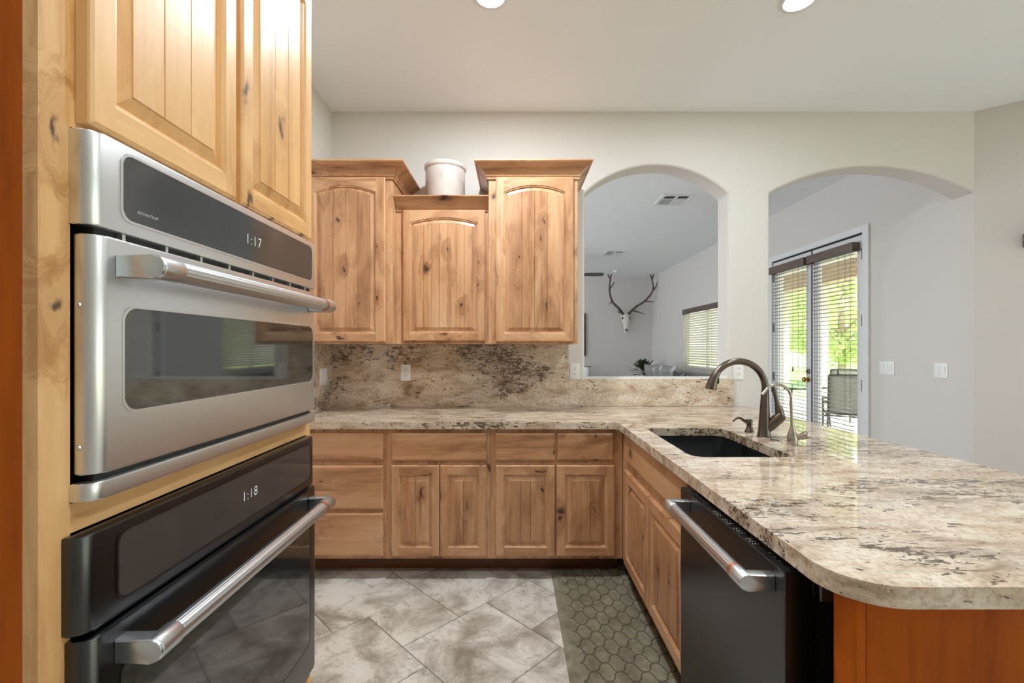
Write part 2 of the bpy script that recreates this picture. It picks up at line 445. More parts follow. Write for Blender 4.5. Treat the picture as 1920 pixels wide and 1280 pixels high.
bm = bmn(); box(bm, LX-.12, LX, -3.2, WY1, 0, CEIL); struct('wall_left', bm, wall_m)
bm = bmn(); box(bm, -3.4, SX+.15, 11.0, 11.15, 0, CEIL); struct('wall_far', bm, wall_m)
DY0, DY1, DZ = 4.32, 5.88, 2.445; WN = (7.15, 9.02, .95, 2.09)
bm = bmn()
S0, S1 = SX, SX+.15
for y0, y1, z0, z1 in ((WY0, DY0, 0, CEIL), (DY0, DY1, DZ, CEIL), (DY1, WN[0], 0, CEIL), (WN[0], WN[1], 0, WN[2]), (WN[0], WN[1], WN[3], CEIL), (WN[1], 11.0, 0, CEIL)):
    box(bm, S0, S1, y0, y1, z0, z1)
struct('wall_side', bm, wall_m)
bm = bmn()
nrm = Vector((.644, .765))
p0 = Vector((SX, WY0)); p1 = Vector(AE); q0 = p0+nrm*.12; q1 = p1+nrm*.12
prism(bm, [tuple(p0), tuple(p1), tuple(q1), tuple(q0)], 'z', 0, CEIL); struct('wall_corner', bm, wall_m)
# unseen dining-end wall, opened wide to let sky light in; head and posts built
bm = bmn(); box(bm, -3.4, AE[0]+.12, -3.3, -3.2, 0, CEIL); struct('wall_rear', bm, wall_m)
bm = bmn(); box(bm, AE[0], AE[0]+.12, -3.2, AE[1], 2.45, CEIL); box(bm, AE[0], AE[0]+.12, AE[1]-.12, AE[1], 0, 2.45); box(bm, AE[0], AE[0]+.12, -3.2, -3.0, 0, 2.45); struct('wall_right_unseen_open', bm, wall_m)

# french doors in the side wall ------------------------------------------------
bm = bmn()
CW = .085; X0 = SX-.02
box(bm, X0, SX, DY0-CW+.03, DY0+.02, 0, DZ+.06, bev=.004)
box(bm, X0, SX, DY1-.02, DY1+CW-.03, 0, DZ+.06, bev=.004)
box(bm, X0, SX, DY0+.02, DY1-.02, DZ-.004, DZ+.06, bev=.004)
struct('trim_1', bm, white_m)
hinge_m = plain('satin_hinge', lin(120, 112, 104), .35, .9); brass_m = plain('aged_brass', lin(186, 150, 88), .25, 1)
def leaf(n, y0, y1, hinge_low, knob):
    fx0, fx1 = SX+.005, SX+.05
    bm = bmn(); s = .095
    box(bm, fx0, fx1, y0, y0+s, .01, DZ-.02, bev=.003); box(bm, fx0, fx1, y1-s, y1, .01, DZ-.02, bev=.003)
    box(bm, fx0, fx1, y0+s, y1-s, .01, .26, bev=.003); box(bm, fx0, fx1, y0+s, y1-s, DZ-.17, DZ-.02, bev=.003)
    d = struct('door_%d' % n, bm, white_m)
    bm = bmn(); box(bm, fx0+.02, fx0+.026, y0+s, y1-s, .26, DZ-.17); obj('glass_pane', bm, pane_m, d)
    for z in (2.24, 1.60, .975, .25):
        bm = bmn(); yy = y0+.022 if hinge_low else y1-.016
        box(bm, fx0-.010, fx0+.004, yy-.011, yy+.011, z-.055, z+.055, bev=.003); obj('hinge', bm, hinge_m, d)
    bm = bmn(); box(bm, fx0, fx1, y0, y1, DZ-.0195, DZ-.001); obj('weather_strip', bm, black_m, d)
    if knob:
        yk = y0+.047
        bm = bmn(); lathe(bm, [(0, 0), (.03, 0), (.03, .006), (.011, .012), (.011, .03), (.024, .038), (.028, .052), (.022, .066), (0, .07)], seg=20)
        bmesh.ops.rotate(bm, verts=bm.verts, cent=(0, 0, 0), matrix=Matrix.Rotation(-pi/2, 3, 'Y'))
        bmesh.ops.translate(bm, verts=bm.verts, vec=(fx0, yk, .98)); obj('knob', bm, brass_m, d, smooth=40)
        bm = bmn(); lathe(bm, [(0, 0), (.03, 0), (.028, .012), (.012, .016), (.01, .03), (0, .03)], seg=20)
        bmesh.ops.rotate(bm, verts=bm.verts, cent=(0, 0, 0), matrix=Matrix.Rotation(-pi/2, 3, 'Y'))
        bmesh.ops.translate(bm, verts=bm.verts, vec=(fx0, yk, 1.07)); obj('deadbolt', bm, hinge_m, d, smooth=40)
        bm = bmn(); box(bm, fx0-.004, fx0+.02, y0-.014, y0-.001, .01, DZ-.02); obj('weather_strip', bm, black_m, d)
    return d
leaf(1, 5.112, 5.862, False, True); leaf(2, 4.338, 5.096, True, False)

valance_m = wood('brown_valance', lin(70, 54, 46), lin(96, 78, 68), lin(116, 96, 84), axis='y', knots=0)
slat_m = plain('blind_slat', lin(158, 146, 136), .5); cord_m = plain('blind_cord', lin(104, 94, 86), .7)
cs_ = NT('cream_slat'); cs_.set(Base_Color=lin(240, 236, 224), Roughness=.5); tb_ = cs_.n('ShaderNodeBsdfTranslucent'); tb_.inputs[0].default_value = lin(246, 240, 228)
mx_ = cs_.n('ShaderNodeMixShader'); mx_.inputs[0].default_value = .4; cs_.l(cs_.bsdf.outputs[0], mx_.inputs[1]); cs_.l(tb_.outputs[0], mx_.inputs[2]); cs_.l(mx_.outputs[0], cs_.out.inputs['Surface']); cream_slat = cs_.m; tassel_m = plain('tassel', lin(90, 76, 66), .6)
def blind(label, x, y0, y1, z0, z1, tilt, pitch, smat, vh=.09):
    t = thing('window_blind', label, 'blind', (x, (y0+y1)/2, z1)); hw = (y1-y0)/2
    bm = bmn(); box(bm, -.075, -.060, -hw-.03, hw+.03, -vh, 0, bev=.004); box(bm, -.06, 0, -hw-.03, -hw-.015, -vh, 0, bev=.003); box(bm, -.06, 0, hw+.015, hw+.03, -vh, 0, bev=.003); box(bm, -.06, 0, -hw-.015, hw+.015, -.012, 0)
    obj('valance', bm, valance_m, t)
    bm = bmn(); z = -vh-.02
    while z > z0-z1+.05:
        vs = box(bm, -.055, -.006, -hw, hw, z-.0014, z+.0014)
        bmesh.ops.rotate(bm, verts=vs, cent=(-.03, 0, z), matrix=Matrix.Rotation(tilt, 3, 'Y'))
        z -= pitch
    obj('slats', bm, smat, t)
    bm = bmn(); box(bm, -.05, -.012, -hw, hw, z0-z1, z0-z1+.03, bev=.004); obj('bottom_rail', bm, smat, t)
    for yy in (-hw*.72, hw*.72):
        bm = bmn(); tube(bm, [(-.057, yy, -vh), (-.057, yy, z0-z1)], .0016, 6); tube(bm, [(-.004, yy, -vh), (-.004, yy, z0-z1)], .0016, 6); obj('ladder_cord', bm, cord_m, t)
    bm = bmn(); L = 1.25
    tube(bm, [(-.066, -hw*.45, -vh), (-.066, -hw*.45, -L)], .0014, 6); lathe(bm, [(0, -.05), (.009, -.045), (.006, 0), (0, .004)], (-.066, -hw*.45, -L), 10); obj('pull_cord', bm, tassel_m, t)
    return t
blind('horizontal slat blind with brown valance on the french door without a knob', SX-.001, 4.42, 5.05, .2, 2.36, R(3), .042, slat_m)
blind('horizontal slat blind with brown valance on the french door with the brass knob', SX-.001, 5.16, 5.80, .2, 2.36, R(3), .042, slat_m)

# living room window
bm = bmn(); y0, y1, z0, z1 = WN
box(bm, SX+.09, SX+.13, y0, y0+.05, z0, z1); box(bm, SX+.09, SX+.13, y1-.05, y1, z0, z1)
box(bm, SX+.09, SX+.13, y0+.05, y1-.05, z0, z0+.05); box(bm, SX+.09, SX+.13, y0+.05, y1-.05, z1-.05, z1); box(bm, SX+.09, SX+.13, (y0+y1)/2-.025, (y0+y1)/2+.025, z0+.05, z1-.05)
wn = struct('window_1', bm, white_m)
bm = bmn(); box(bm, SX+.107, SX+.112, y0+.05, y1-.05, z0+.05, z1-.05); obj('glass_pane', bm, pane_m, wn)
blind('cream slat blind under a dark valance in the living room window behind the sofa', SX+.07, WN[0]+.04, WN[1]-.04, WN[2]+.01, WN[3], R(40), .044, cream_slat, .10)

# ------------------------------------------------------------------ cabinet pieces
def loop_out(w_, h, e, y, us): return [(e, y, e), (w_-e, y, e)] + [(w_-e-(w_-2*e)*u, y, h-e) for u in us]

def door_meshes(w_, h, arch, boards, st, rb, rt, t, parent, vm, hm):
    x0, x1, z0 = st, w_-st, rb; zs = h-rt-arch
    D = .037; Wf = x1-x0-2*D
    us = set(k/24 for k in range(25)) if arch else {0.0, 1.0}
    gro = []
    for k in range(1, boards):
        u = k/boards; gro.append(u); us -= {q for q in us if abs(q-u) < .0021/Wf*2 and 0 < q < 1}
        us |= {u-.0015/Wf, u, u+.0015/Wf}
    us = sorted(us)
    def top(x): return arc(x0, x1, zs, arch, x) if arch else zs
    def L(d, y): return [(x0+d, y, z0+d), (x1-d, y, z0+d)] + [(x1-d-(x1-x0-2*d)*u, y, top(x1-d-(x1-x0-2*d)*u)-d) for u in us]
    def bridge(bm, loops, close_back=False):
        rows = [[bm.verts.new(p) for p in l] for l in loops]; n = len(rows[0])
        for a, b in zip(rows, rows[1:]):
            for i in range(n): bm.faces.new((a[i], a[(i+1) % n], b[(i+1) % n], b[i]))
        return rows
    bm = bmn(); e = .006
    rows = bridge(bm, [loop_out(w_, h, 0, 0, us), loop_out(w_, h, 0, -t+.006, us), loop_out(w_, h, .0015, -t+.003, us), loop_out(w_, h, e, -t, us)])
    bm.faces.new(rows[0][::-1])
    def fq(pts, mi): bm.faces.new([bm.verts.new(p) for p in pts]).material_index = mi
    fq([(e, -t, e), (x0, -t, e), (x0, -t, h-e), (e, -t, h-e)], 0); fq([(x1, -t, e), (w_-e, -t, e), (w_-e, -t, h-e), (x1, -t, h-e)], 0)
    fq([(x0, -t, e), (x1, -t, e), (x1, -t, z0), (x0, -t, z0)], 1)
    for a, b in zip(us, us[1:]):
        xa, xb = x0+(x1-x0)*a, x0+(x1-x0)*b
        fq([(xa, -t, top(xa)), (xb, -t, top(xb)), (xb, -t, h-e), (xa, -t, h-e)], 1)
    bridge(bm, [L(0, -t), L(.004, -t+.0045), L(.009, -t+.005), L(.012, -t+.0125)])
    d = obj('door', bm, [vm, hm], parent, recalc=False)
    bmx = bmesh.new(); bmx.from_mesh(d.data); bmesh.ops.recalc_face_normals(bmx, faces=bmx.faces); bmx.to_mesh(d.data); bmx.free()
    bm = bmn(); bt = bm.faces.layers.float.new('board_tone'); tones = {}
    bridge(bm, [L(.0105, -t+.012), L(.014, -t+.012), L(.034, -t+.0045), L(.0365, -t+.0045), L(D, -t+.002)])
    for a, b in zip(us, us[1:]):
        xa, xb = x0+D+Wf*a, x0+D+Wf*b
        ya = -t+.002+(.004 if any(abs(a-g) < 1e-7 for g in gro) else 0); yb = -t+.002+(.004 if any(abs(b-g) < 1e-7 for g in gro) else 0)
        fq2 = [(xa, ya, z0+D), (xb, yb, z0+D), (xb, yb, top(xb)-D), (xa, ya, top(xa)-D)]
        f_ = bm.faces.new([bm.verts.new(p) for p in fq2]); bi = int((a+b)/2*boards)
        f_[bt] = tones.setdefault(bi, random.random())
    pn = obj('door_panel', bm, vm, d)
    return d

def put(o, x, y, z): o.location = (x, y, z); return o

def drawer(parent, x0, x1, z0, z1, t, hm, name='drawer_front'):
    w_, h = x1-x0, z1-z0; bm = bmn()
    L = [[(e, y, e), (w_-e, y, e), (w_-e, y, h-e), (e, y, h-e)] for e, y in ((0, 0), (0, -t+.007), (.0025, -t+.005), (.010, -t+.0005), (.012, -t))]
    rows = [[bm.verts.new(p) for p in l] for l in L]
    for a, b in zip(rows, rows[1:]):
        for i in range(4): bm.faces.new((a[i], a[(i+1) % 4], b[(i+1) % 4], b[i]))
    bm.faces.new(rows[-1]); bm.faces.new(rows[0][::-1])
    return put(obj(name, bm, hm, parent), x0, 0, z0)

def carcass(parent, w_, d, z0, z1, mat, top=False, g=.0006):
    bm = bmn(); q = .016
    box(bm, g, q, .021, d, z0, z1); box(bm, w_-q, w_-g, .021, d, z0, z1)
    box(bm, q, w_-q, .021, d, z0, z0+q); box(bm, q, w_-q, d-.008, d, z0+q, z1)
    if top: box(bm, q, w_-q, .021, d-.008, z1-q, z1)
    return obj('carcass', bm, mat, parent)

def fill_fronts(t, fronts, th, vm, hm):
    for f in fronts:
        if f[0] == 'door':
            _, x0, x1, z0, z1, arch, boards, st = f
            put(door_meshes(x1-x0, z1-z0, arch, boards, st, .052, .05 if arch else .052, th, t, vm, hm), x0, -.0005, z0)
        else:
            _, x0, x1, z0, z1 = f
            drawer(t, x0, x1, z0, z1, th, hm).location.y = -.0005

def base_cab(label, w_, d, loc, rot, fronts, kick=True, kd=.13, ktop=.118):
    t = thing('base_cabinet', label, 'cabinet', loc, rot)
    bm = bmn(); box(bm, .0006, w_-.0006, 0, .02, ktop, .8735); obj('face_frame', bm, alder_v, t)
    carcass(t, w_, d, ktop, .873, dark_v)
    fill_fronts(t, fronts, .020, alder_v, alder_h)
    if kick:
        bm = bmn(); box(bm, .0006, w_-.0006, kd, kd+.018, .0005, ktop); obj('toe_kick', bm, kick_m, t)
    return t

FY = 2.635; BD = 3.278-FY
zt = (.687, .847); zd = (.138, .662)
def rel(x0, lst): return [(f[0], f[1]-x0, f[2]-x0)+f[3:] for f in lst]
base_cab('knotty wood base cabinet with three stacked drawers beside the wall ovens', .584, BD, (-1.3185, FY, 0), 0,
         rel(-1.3185, [('drawer', -1.27, -.751, .687, .847), ('drawer', -1.27, -.751, .408, .660), ('drawer', -1.27, -.751, .138, .387)]))
base_cab('knotty wood base cabinet with one wide drawer over two narrow doors', .602, BD, (-.735, FY, 0), 0,
         rel(-.735, [('drawer', -.705, -.156, *zt), ('door', -.705, -.4275, *zd, 0, 2, .043), ('door', -.4235, -.156, *zd, 0, 2, .043)]))
base_cab('knotty wood base cabinet with two drawers over two doors in the inside corner', .764, BD, (-.133, FY, 0), 0,
         rel(-.133, [('drawer', -.107, .239, *zt), ('drawer', .251, .579, *zt), ('door', -.104, .239, *zd, 0, 3, .046), ('door', .247, .583, *zd, 0, 3, .046)]))
# sink base, faces -x : local x runs towards the camera
RX = .632
Y1 = 2.633
base_cab('knotty wood sink base cabinet with a false drawer front beside the dishwasher', Y1-1.606, .60, (RX, Y1, 0), -pi/2,
         [('drawer', Y1-2.53, Y1-1.625, .715, .853), ('door', Y1-2.53, Y1-2.08, *zd, 0, 3, .046), ('door', Y1-2.07, Y1-1.625, *zd, 0, 3, .046)], kd=.075)

CROWN = [(0, 0), (.010, 0), (.010, .012), (.016, .016), (.020, .030), (.032, .050), (.052, .066), (.066, .074), (.070, .080), (.080, .082), (.085, .088), (.085, .096), (0, .096)]
def upper(label, w_, d, loc, z0, z1, fronts, crown, cs=1.0):
    t = thing('upper_cabinet', label, 'cabinet', loc)
    bm = bmn(); box(bm, .0006, w_-.0006, 0, .02, z0, z1); obj('face_frame', bm, alder_v, t)
    carcass(t, w_, d, z0, z1, alder_v, True)
    fill_fronts(t, fronts, .020, alder_v, alder_h)
    bm = bmn(); sweep(bm, crown, [(p*cs, z1-.022+z*cs) for p, z in CROWN]); obj('crown_moulding', bm, alder_h, t, smooth=25)
    return t
UZ = 1.362
YT, YM = 2.87, 2.96
upper('tall knotty wood upper cabinet by the left wall, beside the wall ovens', .5546, 3.298-YT, (-1.3186, YT, 0), UZ, 2.42,
      rel(-1.3186, [('door', -1.303, -.806, 1.375, 2.408, .045, 4, .056)]), [(.001, 0), (.5546, 0), (.5546, 3.298-YT)])
upper('short knotty wood upper cabinet with the stoneware crock standing on top', .605, 3.298-YM, (-.7635, YM, 0), UZ, 2.245,
      rel(-.7635, [('door', -.718, -.184, 1.381, 2.231, .036, 7, .046)]), [(.001, 0), (.604, 0)], .88)
upper('tall knotty wood upper cabinet at the edge of the arched pass-through', .562, 3.298-YT, (-.158, YT, 0), UZ, 2.42,
      rel(-.158, [('door', -.112, .375, 1.375, 2.408, .045, 4, .048)]), [(0, 3.298-YT), (0, 0), (.562, 0), (.562, 3.298-YT)])

# ------------------------------------------------------------------ tall oven cabinet (front faces +x)
FX = -.6475; OY0, OY1 = .619, 1.447; OW = OY1-OY0
t = thing('oven_cabinet', 'tall honey wood cabinet holding two stacked slate wall ovens', 'cabinet', (FX, OY0, 0), pi/2)
ZT = 2.50
bm = bmn()
box(bm, 0, .045, 0, .021, .10, ZT, 0); box(bm, OW-.03, OW, 0, .021, .10, ZT, 0)
for a, b in ((1.066, 1.109), (1.660, 1.70), (2.42, ZT), (.30, .345), (.10, .14)): box(bm, .045, OW-.03, .0002, .021, a, b, 1)
box(bm, .40, .44, .0002, .021, 1.70, 2.42, 0); box(bm, .045, .075, .0003, .021, 1.70, 2.42, 0); box(bm, OW-.06, OW-.03, .0003, .021, 1.70, 2.42, 0)
obj('face_frame', bm, [honey_v, honey_h], t)
bm = bmn(); dd = .668
box(bm, .0, .018, .0215, dd, 0, ZT); obj('side_panel', bm, warmshade_v, t)  # near side carries its shade in the wood colour
bm = bmn(); box(bm, OW-.018, OW, .0215, dd, 0, ZT); obj('side_panel', bm, honey_v, t)
bm = bmn()
for z in (.12, .31, 1.083, 1.672, ZT-.02): box(bm, .018, OW-.018, .022, dd-.01, z, z+.016)
box(bm, .018, OW-.018, dd-.01, dd, .1, ZT); obj('carcass', bm, dark_v, t)
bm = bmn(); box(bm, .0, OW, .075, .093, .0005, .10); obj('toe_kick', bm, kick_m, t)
for a, b in ((.6715, 1.028), (1.048, 1.409)):
    put(door_meshes(b-a, 2.465-1.669, .045, 3 if a < 1 else 3, .040, .043, .05, .0235, t, honey_v, honey_h), a-OY0, -.0005, 1.669)
drawer(t, .04, OW-.025, .135, .315, .02, honey_h).location.y = -.0005
bm = bmn(); sweep(bm, [(0, 0.4), (0, 0), (OW, 0), (OW, .4)], [(p, ZT-.022+z) for p, z in CROWN]); obj('crown_moulding', bm, honey_h, t, smooth=25)

def trimslab(x0, x1, yb, yf, z0, z1, r=.02, bev=.003):
    """appliance front with rounded vertical edges; yf is the front (negative y)"""
    bm = bmn(); pts = [(x0, yb)]
    for k in range(7): a = R(180+90*k/6); pts.append((x0+r+r*cos(a), yf+r+r*sin(a)))
    for k in range(7): a = R(270+90*k/6); pts.append((x1-r+r*cos(a), yf+r+r*sin(a)))
    pts.append((x1, yb)); prism(bm, pts, 'z', z0, z1, bev=bev); return bm

def glass_slab(x0, x1, z0, z1, yf, r=.016, d=.004):
    bm = bmn(); prism(bm, rrect(x0, x1, z0, z1, r), 'y', yf, yf+d, bev=.0012, seg=1); return bm

def ring_slab(x0, x1, z0, z1, yf, wd=.004, r=.018, d=.003):
    bm = bmn(); o = rrect(x0-wd, x1+wd, z0-wd, z1+wd, r+wd*.5); i = rrect(x0, x1, z0, z1, r)
    rows = []
    for pts, y in ((o, yf+d), (o, yf), (i, yf-.0), (i, yf+d)): rows.append([bm.verts.new((p[0], y, p[1])) for p in pts])
    n = len(o)
    for a, b in zip(rows, rows[1:]+rows[:1]):
        for k in range(n): bm.faces.new((a[k], a[(k+1) % n], b[(k+1) % n], b[k]))
    return bm

def handle(parent, x0, x1, z, y0, out, ring_at_end):
    """bar along x between two brackets; y0 is the door face, out how far the bar stands off"""
    r = .0175; ya = y0-out+r
    bm = bmn(); tube(bm, [(x0+.05, ya, z), (x1-.05, ya, z)], r, 64, flute=.035)
    for a, b in ((x0+.004, x0+.052), (x1-.052, x1-.004)): tube(bm, [(a, ya, z), (a+.002, ya, z), (b-.003, ya, z), (b, ya, z)], [r*1.0, r*1.09, r*1.09, r*1.0], 32)
    h = obj('handle', bm, steel_m, parent, smooth=30)
    for a in (x0, x1-.026):
        bm = bmn(); pts = [(y0, z-.018), (y0, z+.018)]
        for k in range(13): an = R(90+180*k/12); pts.append((ya+.0185*cos(an), z+.0185*sin(an)))
        prism(bm, pts, 'x', a, a+.026, bev=.003); obj('bracket', bm, steel_m, h, smooth=40)
    xr = x1-.062 if ring_at_end else x0+.052
    bm = bmn(); tube(bm, [(xr, ya, z), (xr+.012, ya, z)], r*1.10, 32); rg = obj('copper_ring', bm, copper_m, h, smooth=40); rg['label'] = 'copper ring'
    return h

# microwave / speed oven
MY = .662; MW = .761
t = thing('microwave_oven', 'lit-tone slate built-in oven with clock reading 1:17, upper of the two in the cabinet', 'oven', (FX, MY, 0), pi/2)
yf = -.0325
bm = trimslab(0, MW, 0-.0002, yf, 1.518, 1.658); cp = obj('control_panel', bm, slate_lit_m, t, smooth=40)
gx0, gx1, gz0, gz1 = .053, .723, 1.540, 1.643
obj('display_glass', glass_slab(gx0, gx1, gz0, gz1, yf-.0008), panelglass_m, cp, smooth=40)
obj('display_bezel', ring_slab(gx0, gx1, gz0, gz1, yf-.0016), slate_lit_m, cp, smooth=40)
bm = text_bm('1:17', .034, 1.15, .02); bmesh.ops.translate(bm, verts=bm.verts, vec=(.38, yf-.0014, 1.578)); obj('clock_digits', bm, glow_m, cp)
bm = text_bm('ADVANTIUM', .0075, 1.0); bmesh.ops.translate(bm, verts=bm.verts, vec=(.080, yf-.0014, 1.556)); obj('lettering', bm, print_m, cp)
bm = trimslab(0.006, MW-.001, -.002, yf, 1.149, 1.506, r=.022); dr = obj('oven_door', bm, slate_lit_m, t, smooth=40)
obj('window', glass_slab(.056, .728, 1.237, 1.401, yf-.0008, .022), glassblk_m, dr, smooth=40)
obj('window_bezel', ring_slab(.056, .728, 1.237, 1.401, yf-.0014, .004, .024), slate_lit_m, dr, smooth=40)
bm = trimslab(0, MW, -.0002, yf, 1.111, 1.138); obj('bottom_trim', bm, slate_lit_m, t, smooth=40)
bm = bmn(); box(bm, .02, MW-.02, -.018, .45, 1.114, 1.653); obj('oven_body', bm, black_m, t)
for k in range(8):
    bm = bmn(); box(bm, .06+k*.09, .066+k*.09, yf+.006, -.018, 1.5062, 1.5178); obj('vent_fin', bm, slate_lit_m, t)
for z in (1.40, 1.19):
    bm = bmn(); lathe(bm, [(0, .003), (.003, .002), (.004, 0), (0, 0)], seg=10); bmesh.ops.rotate(bm, verts=bm.verts, cent=(0, 0, 0), matrix=Matrix.Rotation(-pi/2, 3, 'Y'))
    bmesh.ops.translate(bm, verts=bm.verts, vec=(.0058, -.009, z)); obj('screw', bm, steel_m, t, smooth=40)
handle(t, .040, MW-.036, 1.463, yf, .075, True)

# lower wall oven
LYY = .651; LW = .766
t = thing('wall_oven', 'shade-toned slate wall oven with clock reading 1:18, lower of the two in the cabinet', 'oven', (FX, LYY, 0), pi/2)
yp = -.0285; yd = -.0355
bm = trimslab(0, LW, -.0002, yp, .921, 1.064); cp = obj('control_panel', bm, slate_shaded_m, t, smooth=40)
gx0, gx1, gz0, gz1 = .061, .733, .942, 1.047
obj('display_glass', glass_slab(gx0, gx1, gz0, gz1, yp-.0008), panelglass_m, cp, smooth=40)
obj('display_bezel', ring_slab(gx0, gx1, gz0, gz1, yp-.0016), slate_shaded_m, cp, smooth=40)
bm = text_bm('1:18', .032, 1.15, .02); bmesh.ops.translate(bm, verts=bm.verts, vec=(.385, yp-.0014, .985)); obj('clock_digits', bm, glow_m, cp)
bm = trimslab(.004, LW, -.002, yd, .36, .912, r=.022); dr = obj('oven_door', bm, slate_shaded_m, t, smooth=40)
obj('window', glass_slab(.06, .714, .45, .845, yd-.0008, .02), glassblk_m, dr, smooth=40)
obj('window_bezel', ring_slab(.06, .714, .45, .845, yd-.0014, .004, .022), slate_shaded_m, dr, smooth=40)
bm = bmn(); box(bm, .03, LW-.02, -.018, .5, .352, 1.060); obj('oven_body', bm, black_m, t)
bm = trimslab(.004, LW-.01, -.002, yd+.012, .335, .354); obj('bottom_trim', bm, slate_shaded_m, t, smooth=40)
handle(t, .045, LW-.036, .871, yd, .072, True)

# ------------------------------------------------------------------ counters, splashes, sink
CX0, CX1, CY0, CYB, CYF = .592, 1.692, .805, 3.279, 2.593
def fil(c, r, a0, a1, n=8): return [(c[0]+r*cos(R(a0+(a1-a0)*k/n)), c[1]+r*sin(R(a0+(a1-a0)*k/n))) for k in range(n+1)]
outer = [(LX+.0215, CYB), (LX+.0215, CYF)] + fil((CX0-.03, CYF-.03), .03, 90, 0) + fil((CX0+.11, CY0+.11), .11, 180, 270, 12) + fil((CX1-.06, CY0+.06), .06, 270, 360) + [(CX1, 3.298), (1.60, 3.298), (1.60, CYB)]
SKX0, SKX1, SKY0, SKY1 = .695, 1.095, 1.765, 2.40
hole = rrect(SKX0, SKX1, SKY0, SKY1, .05, 6)
bm = bmn()
def ring_edges(pts, z):
    vs = [bm.verts.new((p[0], p[1], z)) for p in pts]; return [bm.edges.new((vs[i], vs[(i+1) % len(vs)])) for i in range(len(vs))]
e = ring_edges(outer, .874) + ring_edges(hole, .874)
bmesh.ops.triangle_fill(bm, use_beauty=True, edges=e, normal=(0, 0, 1))
r = bmesh.ops.extrude_face_region(bm, geom=list(bm.faces))
bmesh.ops.translate(bm, verts=[v for v in r['geom'] if isinstance(v, bmesh.types.BMVert)], vec=(0, 0, .040))
ct = obj('countertop', bm, granite_m); tag(ct, 'L-shaped polished granite countertop with rounded edge, wrapping the back wall and peninsula', 'countertop')
bevel_mod(ct, .018, 5, 50)
for p in ct.data.polygons: p.use_smooth = True
ct.data.set_sharp_from_angle(angle=R(50))

bm = bmn(); box(bm, LX+.0005, .397, 3.2795, 3.2995, .9145, UZ-.001); tag(obj('backsplash', bm, granite_m), 'tall granite backsplash slab with dark clusters under the upper cabinets', 'backsplash')
bm = bmn(); box(bm, .3975, 1.588, 3.2795, 3.2995, .9145, 1.112, bev=.002); tag(obj('backsplash', bm, granite_m), 'low granite backsplash strip under the arched pass-through', 'backsplash')
bm = bmn(); box(bm, LX+.0005, LX+.0205, 2.60, 3.279, .9145, UZ-.001)
bmesh.ops.translate(bm, verts=bm.verts, vec=(0, 0, 0)); tag(obj('backsplash', bm, granite_m), 'narrow granite side splash on the left wall behind the ovens', 'backsplash')

t = thing('kitchen_sink', 'black undermount sink set into the granite peninsula', 'sink', ((SKX0+SKX1)/2, (SKY0+SKY1)/2, .67))
bm = bmn(); hx, hy = (SKX1-SKX0)/2, (SKY1-SKY0)/2; rows = []
for ox, z, rr in ((.022, .2035, .05), (.004, .2035, .05), (.004, .19, .05), (-.006, .03, .06), (-.03, .004, .07), (-.14, 0.0, .04)):
    rows.append([bm.verts.new((p[0], p[1], z)) for p in rrect(-hx-ox, hx+ox, -hy-ox, hy+ox, rr, 6)])
for a, b in zip(rows, rows[1:]):
    n = len(a)
    for k in range(n): bm.faces.new((a[k], a[(k+1) % n], b[(k+1) % n], b[k]))
bm.faces.new(rows[-1]); obj('bowl', bm, sink_m, t, smooth=40)
bm = bmn(); lathe(bm, [(0, .001), (.03, .001), (.036, .004), (.042, .004), (.044, .0005)], seg=24); obj('drain', bm, nickel_m, t, smooth=40)

# faucet -----------------------------------------------------------------------
def arcpts(c, r, a0, a1, n, y=0): return [(c[0]+r*cos(R(a0+(a1-a0)*k/n)), y, c[1]+r*sin(R(a0+(a1-a0)*k/n))) for k in range(n+1)]
CT = .9142
t = thing('kitchen_faucet', 'tall dark nickel gooseneck kitchen faucet beside the sink', 'faucet', (1.195, 2.17, CT))
bm = bmn()
pts = [(0, 0, 0), (0, 0, .004), (0, 0, .03), (.002, 0, .12), (.004, 0, .20)] + arcpts((-.122, .232), .127, 0, 142, 18)
tube(bm, pts, [.033, .031, .026, .022, .0175]+[.0155]*19, 24); sp = obj('spout', bm, nickel_m, t, smooth=50)
bm = bmn(); e0 = Vector(pts[-1]); dr_ = (Vector(pts[-1])-Vector(pts[-2])).normalized()
dn = Vector((-.16, 0, -.98))
q = [e0]; d_ = dr_.copy()
for k in range(6): d_ = (d_*.72+dn*.28).normalized(); q.append(q[-1]+d_*.0155)
tube(bm, q, [.0165, .0185, .0195, .021, .0225, .0245, .025], 24); sh = obj('spray_head', bm, nickel_m, t, smooth=50)
bm = bmn(); m_ = q[3]+Vector((.021, 0, 0.0)); box(bm, m_.x-.004, m_.x+.006, -.008, .008, m_.z-.016, m_.z+.012, bev=.003); obj('spray_button', bm, black_m, sh)
bm = bmn(); ax = Vector((.62, -.25, .74)).normalized(); b0 = Vector((.008, -.004, .035))
tube(bm, [b0, b0+ax*.03, b0+ax*.075, b0+ax*.095, b0+ax*.1], [.020, .024, .0255, .024, .016], 24); vb = obj('valve_body', bm, nickel_m, t, smooth=50)
bm = bmn(); c0 = b0+ax*.088
tube(bm, [c0+Vector((.0, 0, -.006)), c0+Vector((-.006, 0, .03)), c0+Vector((-.016, 0, .06)), c0+Vector((-.022, 0, .095)), c0+Vector((-.032, 0, .125)), c0+Vector((-.036, 0, .14))], [.022, .019, .011, .0095, .012, .006], 16, sx=.75); obj('lever', bm, nickel_m, t, smooth=50)

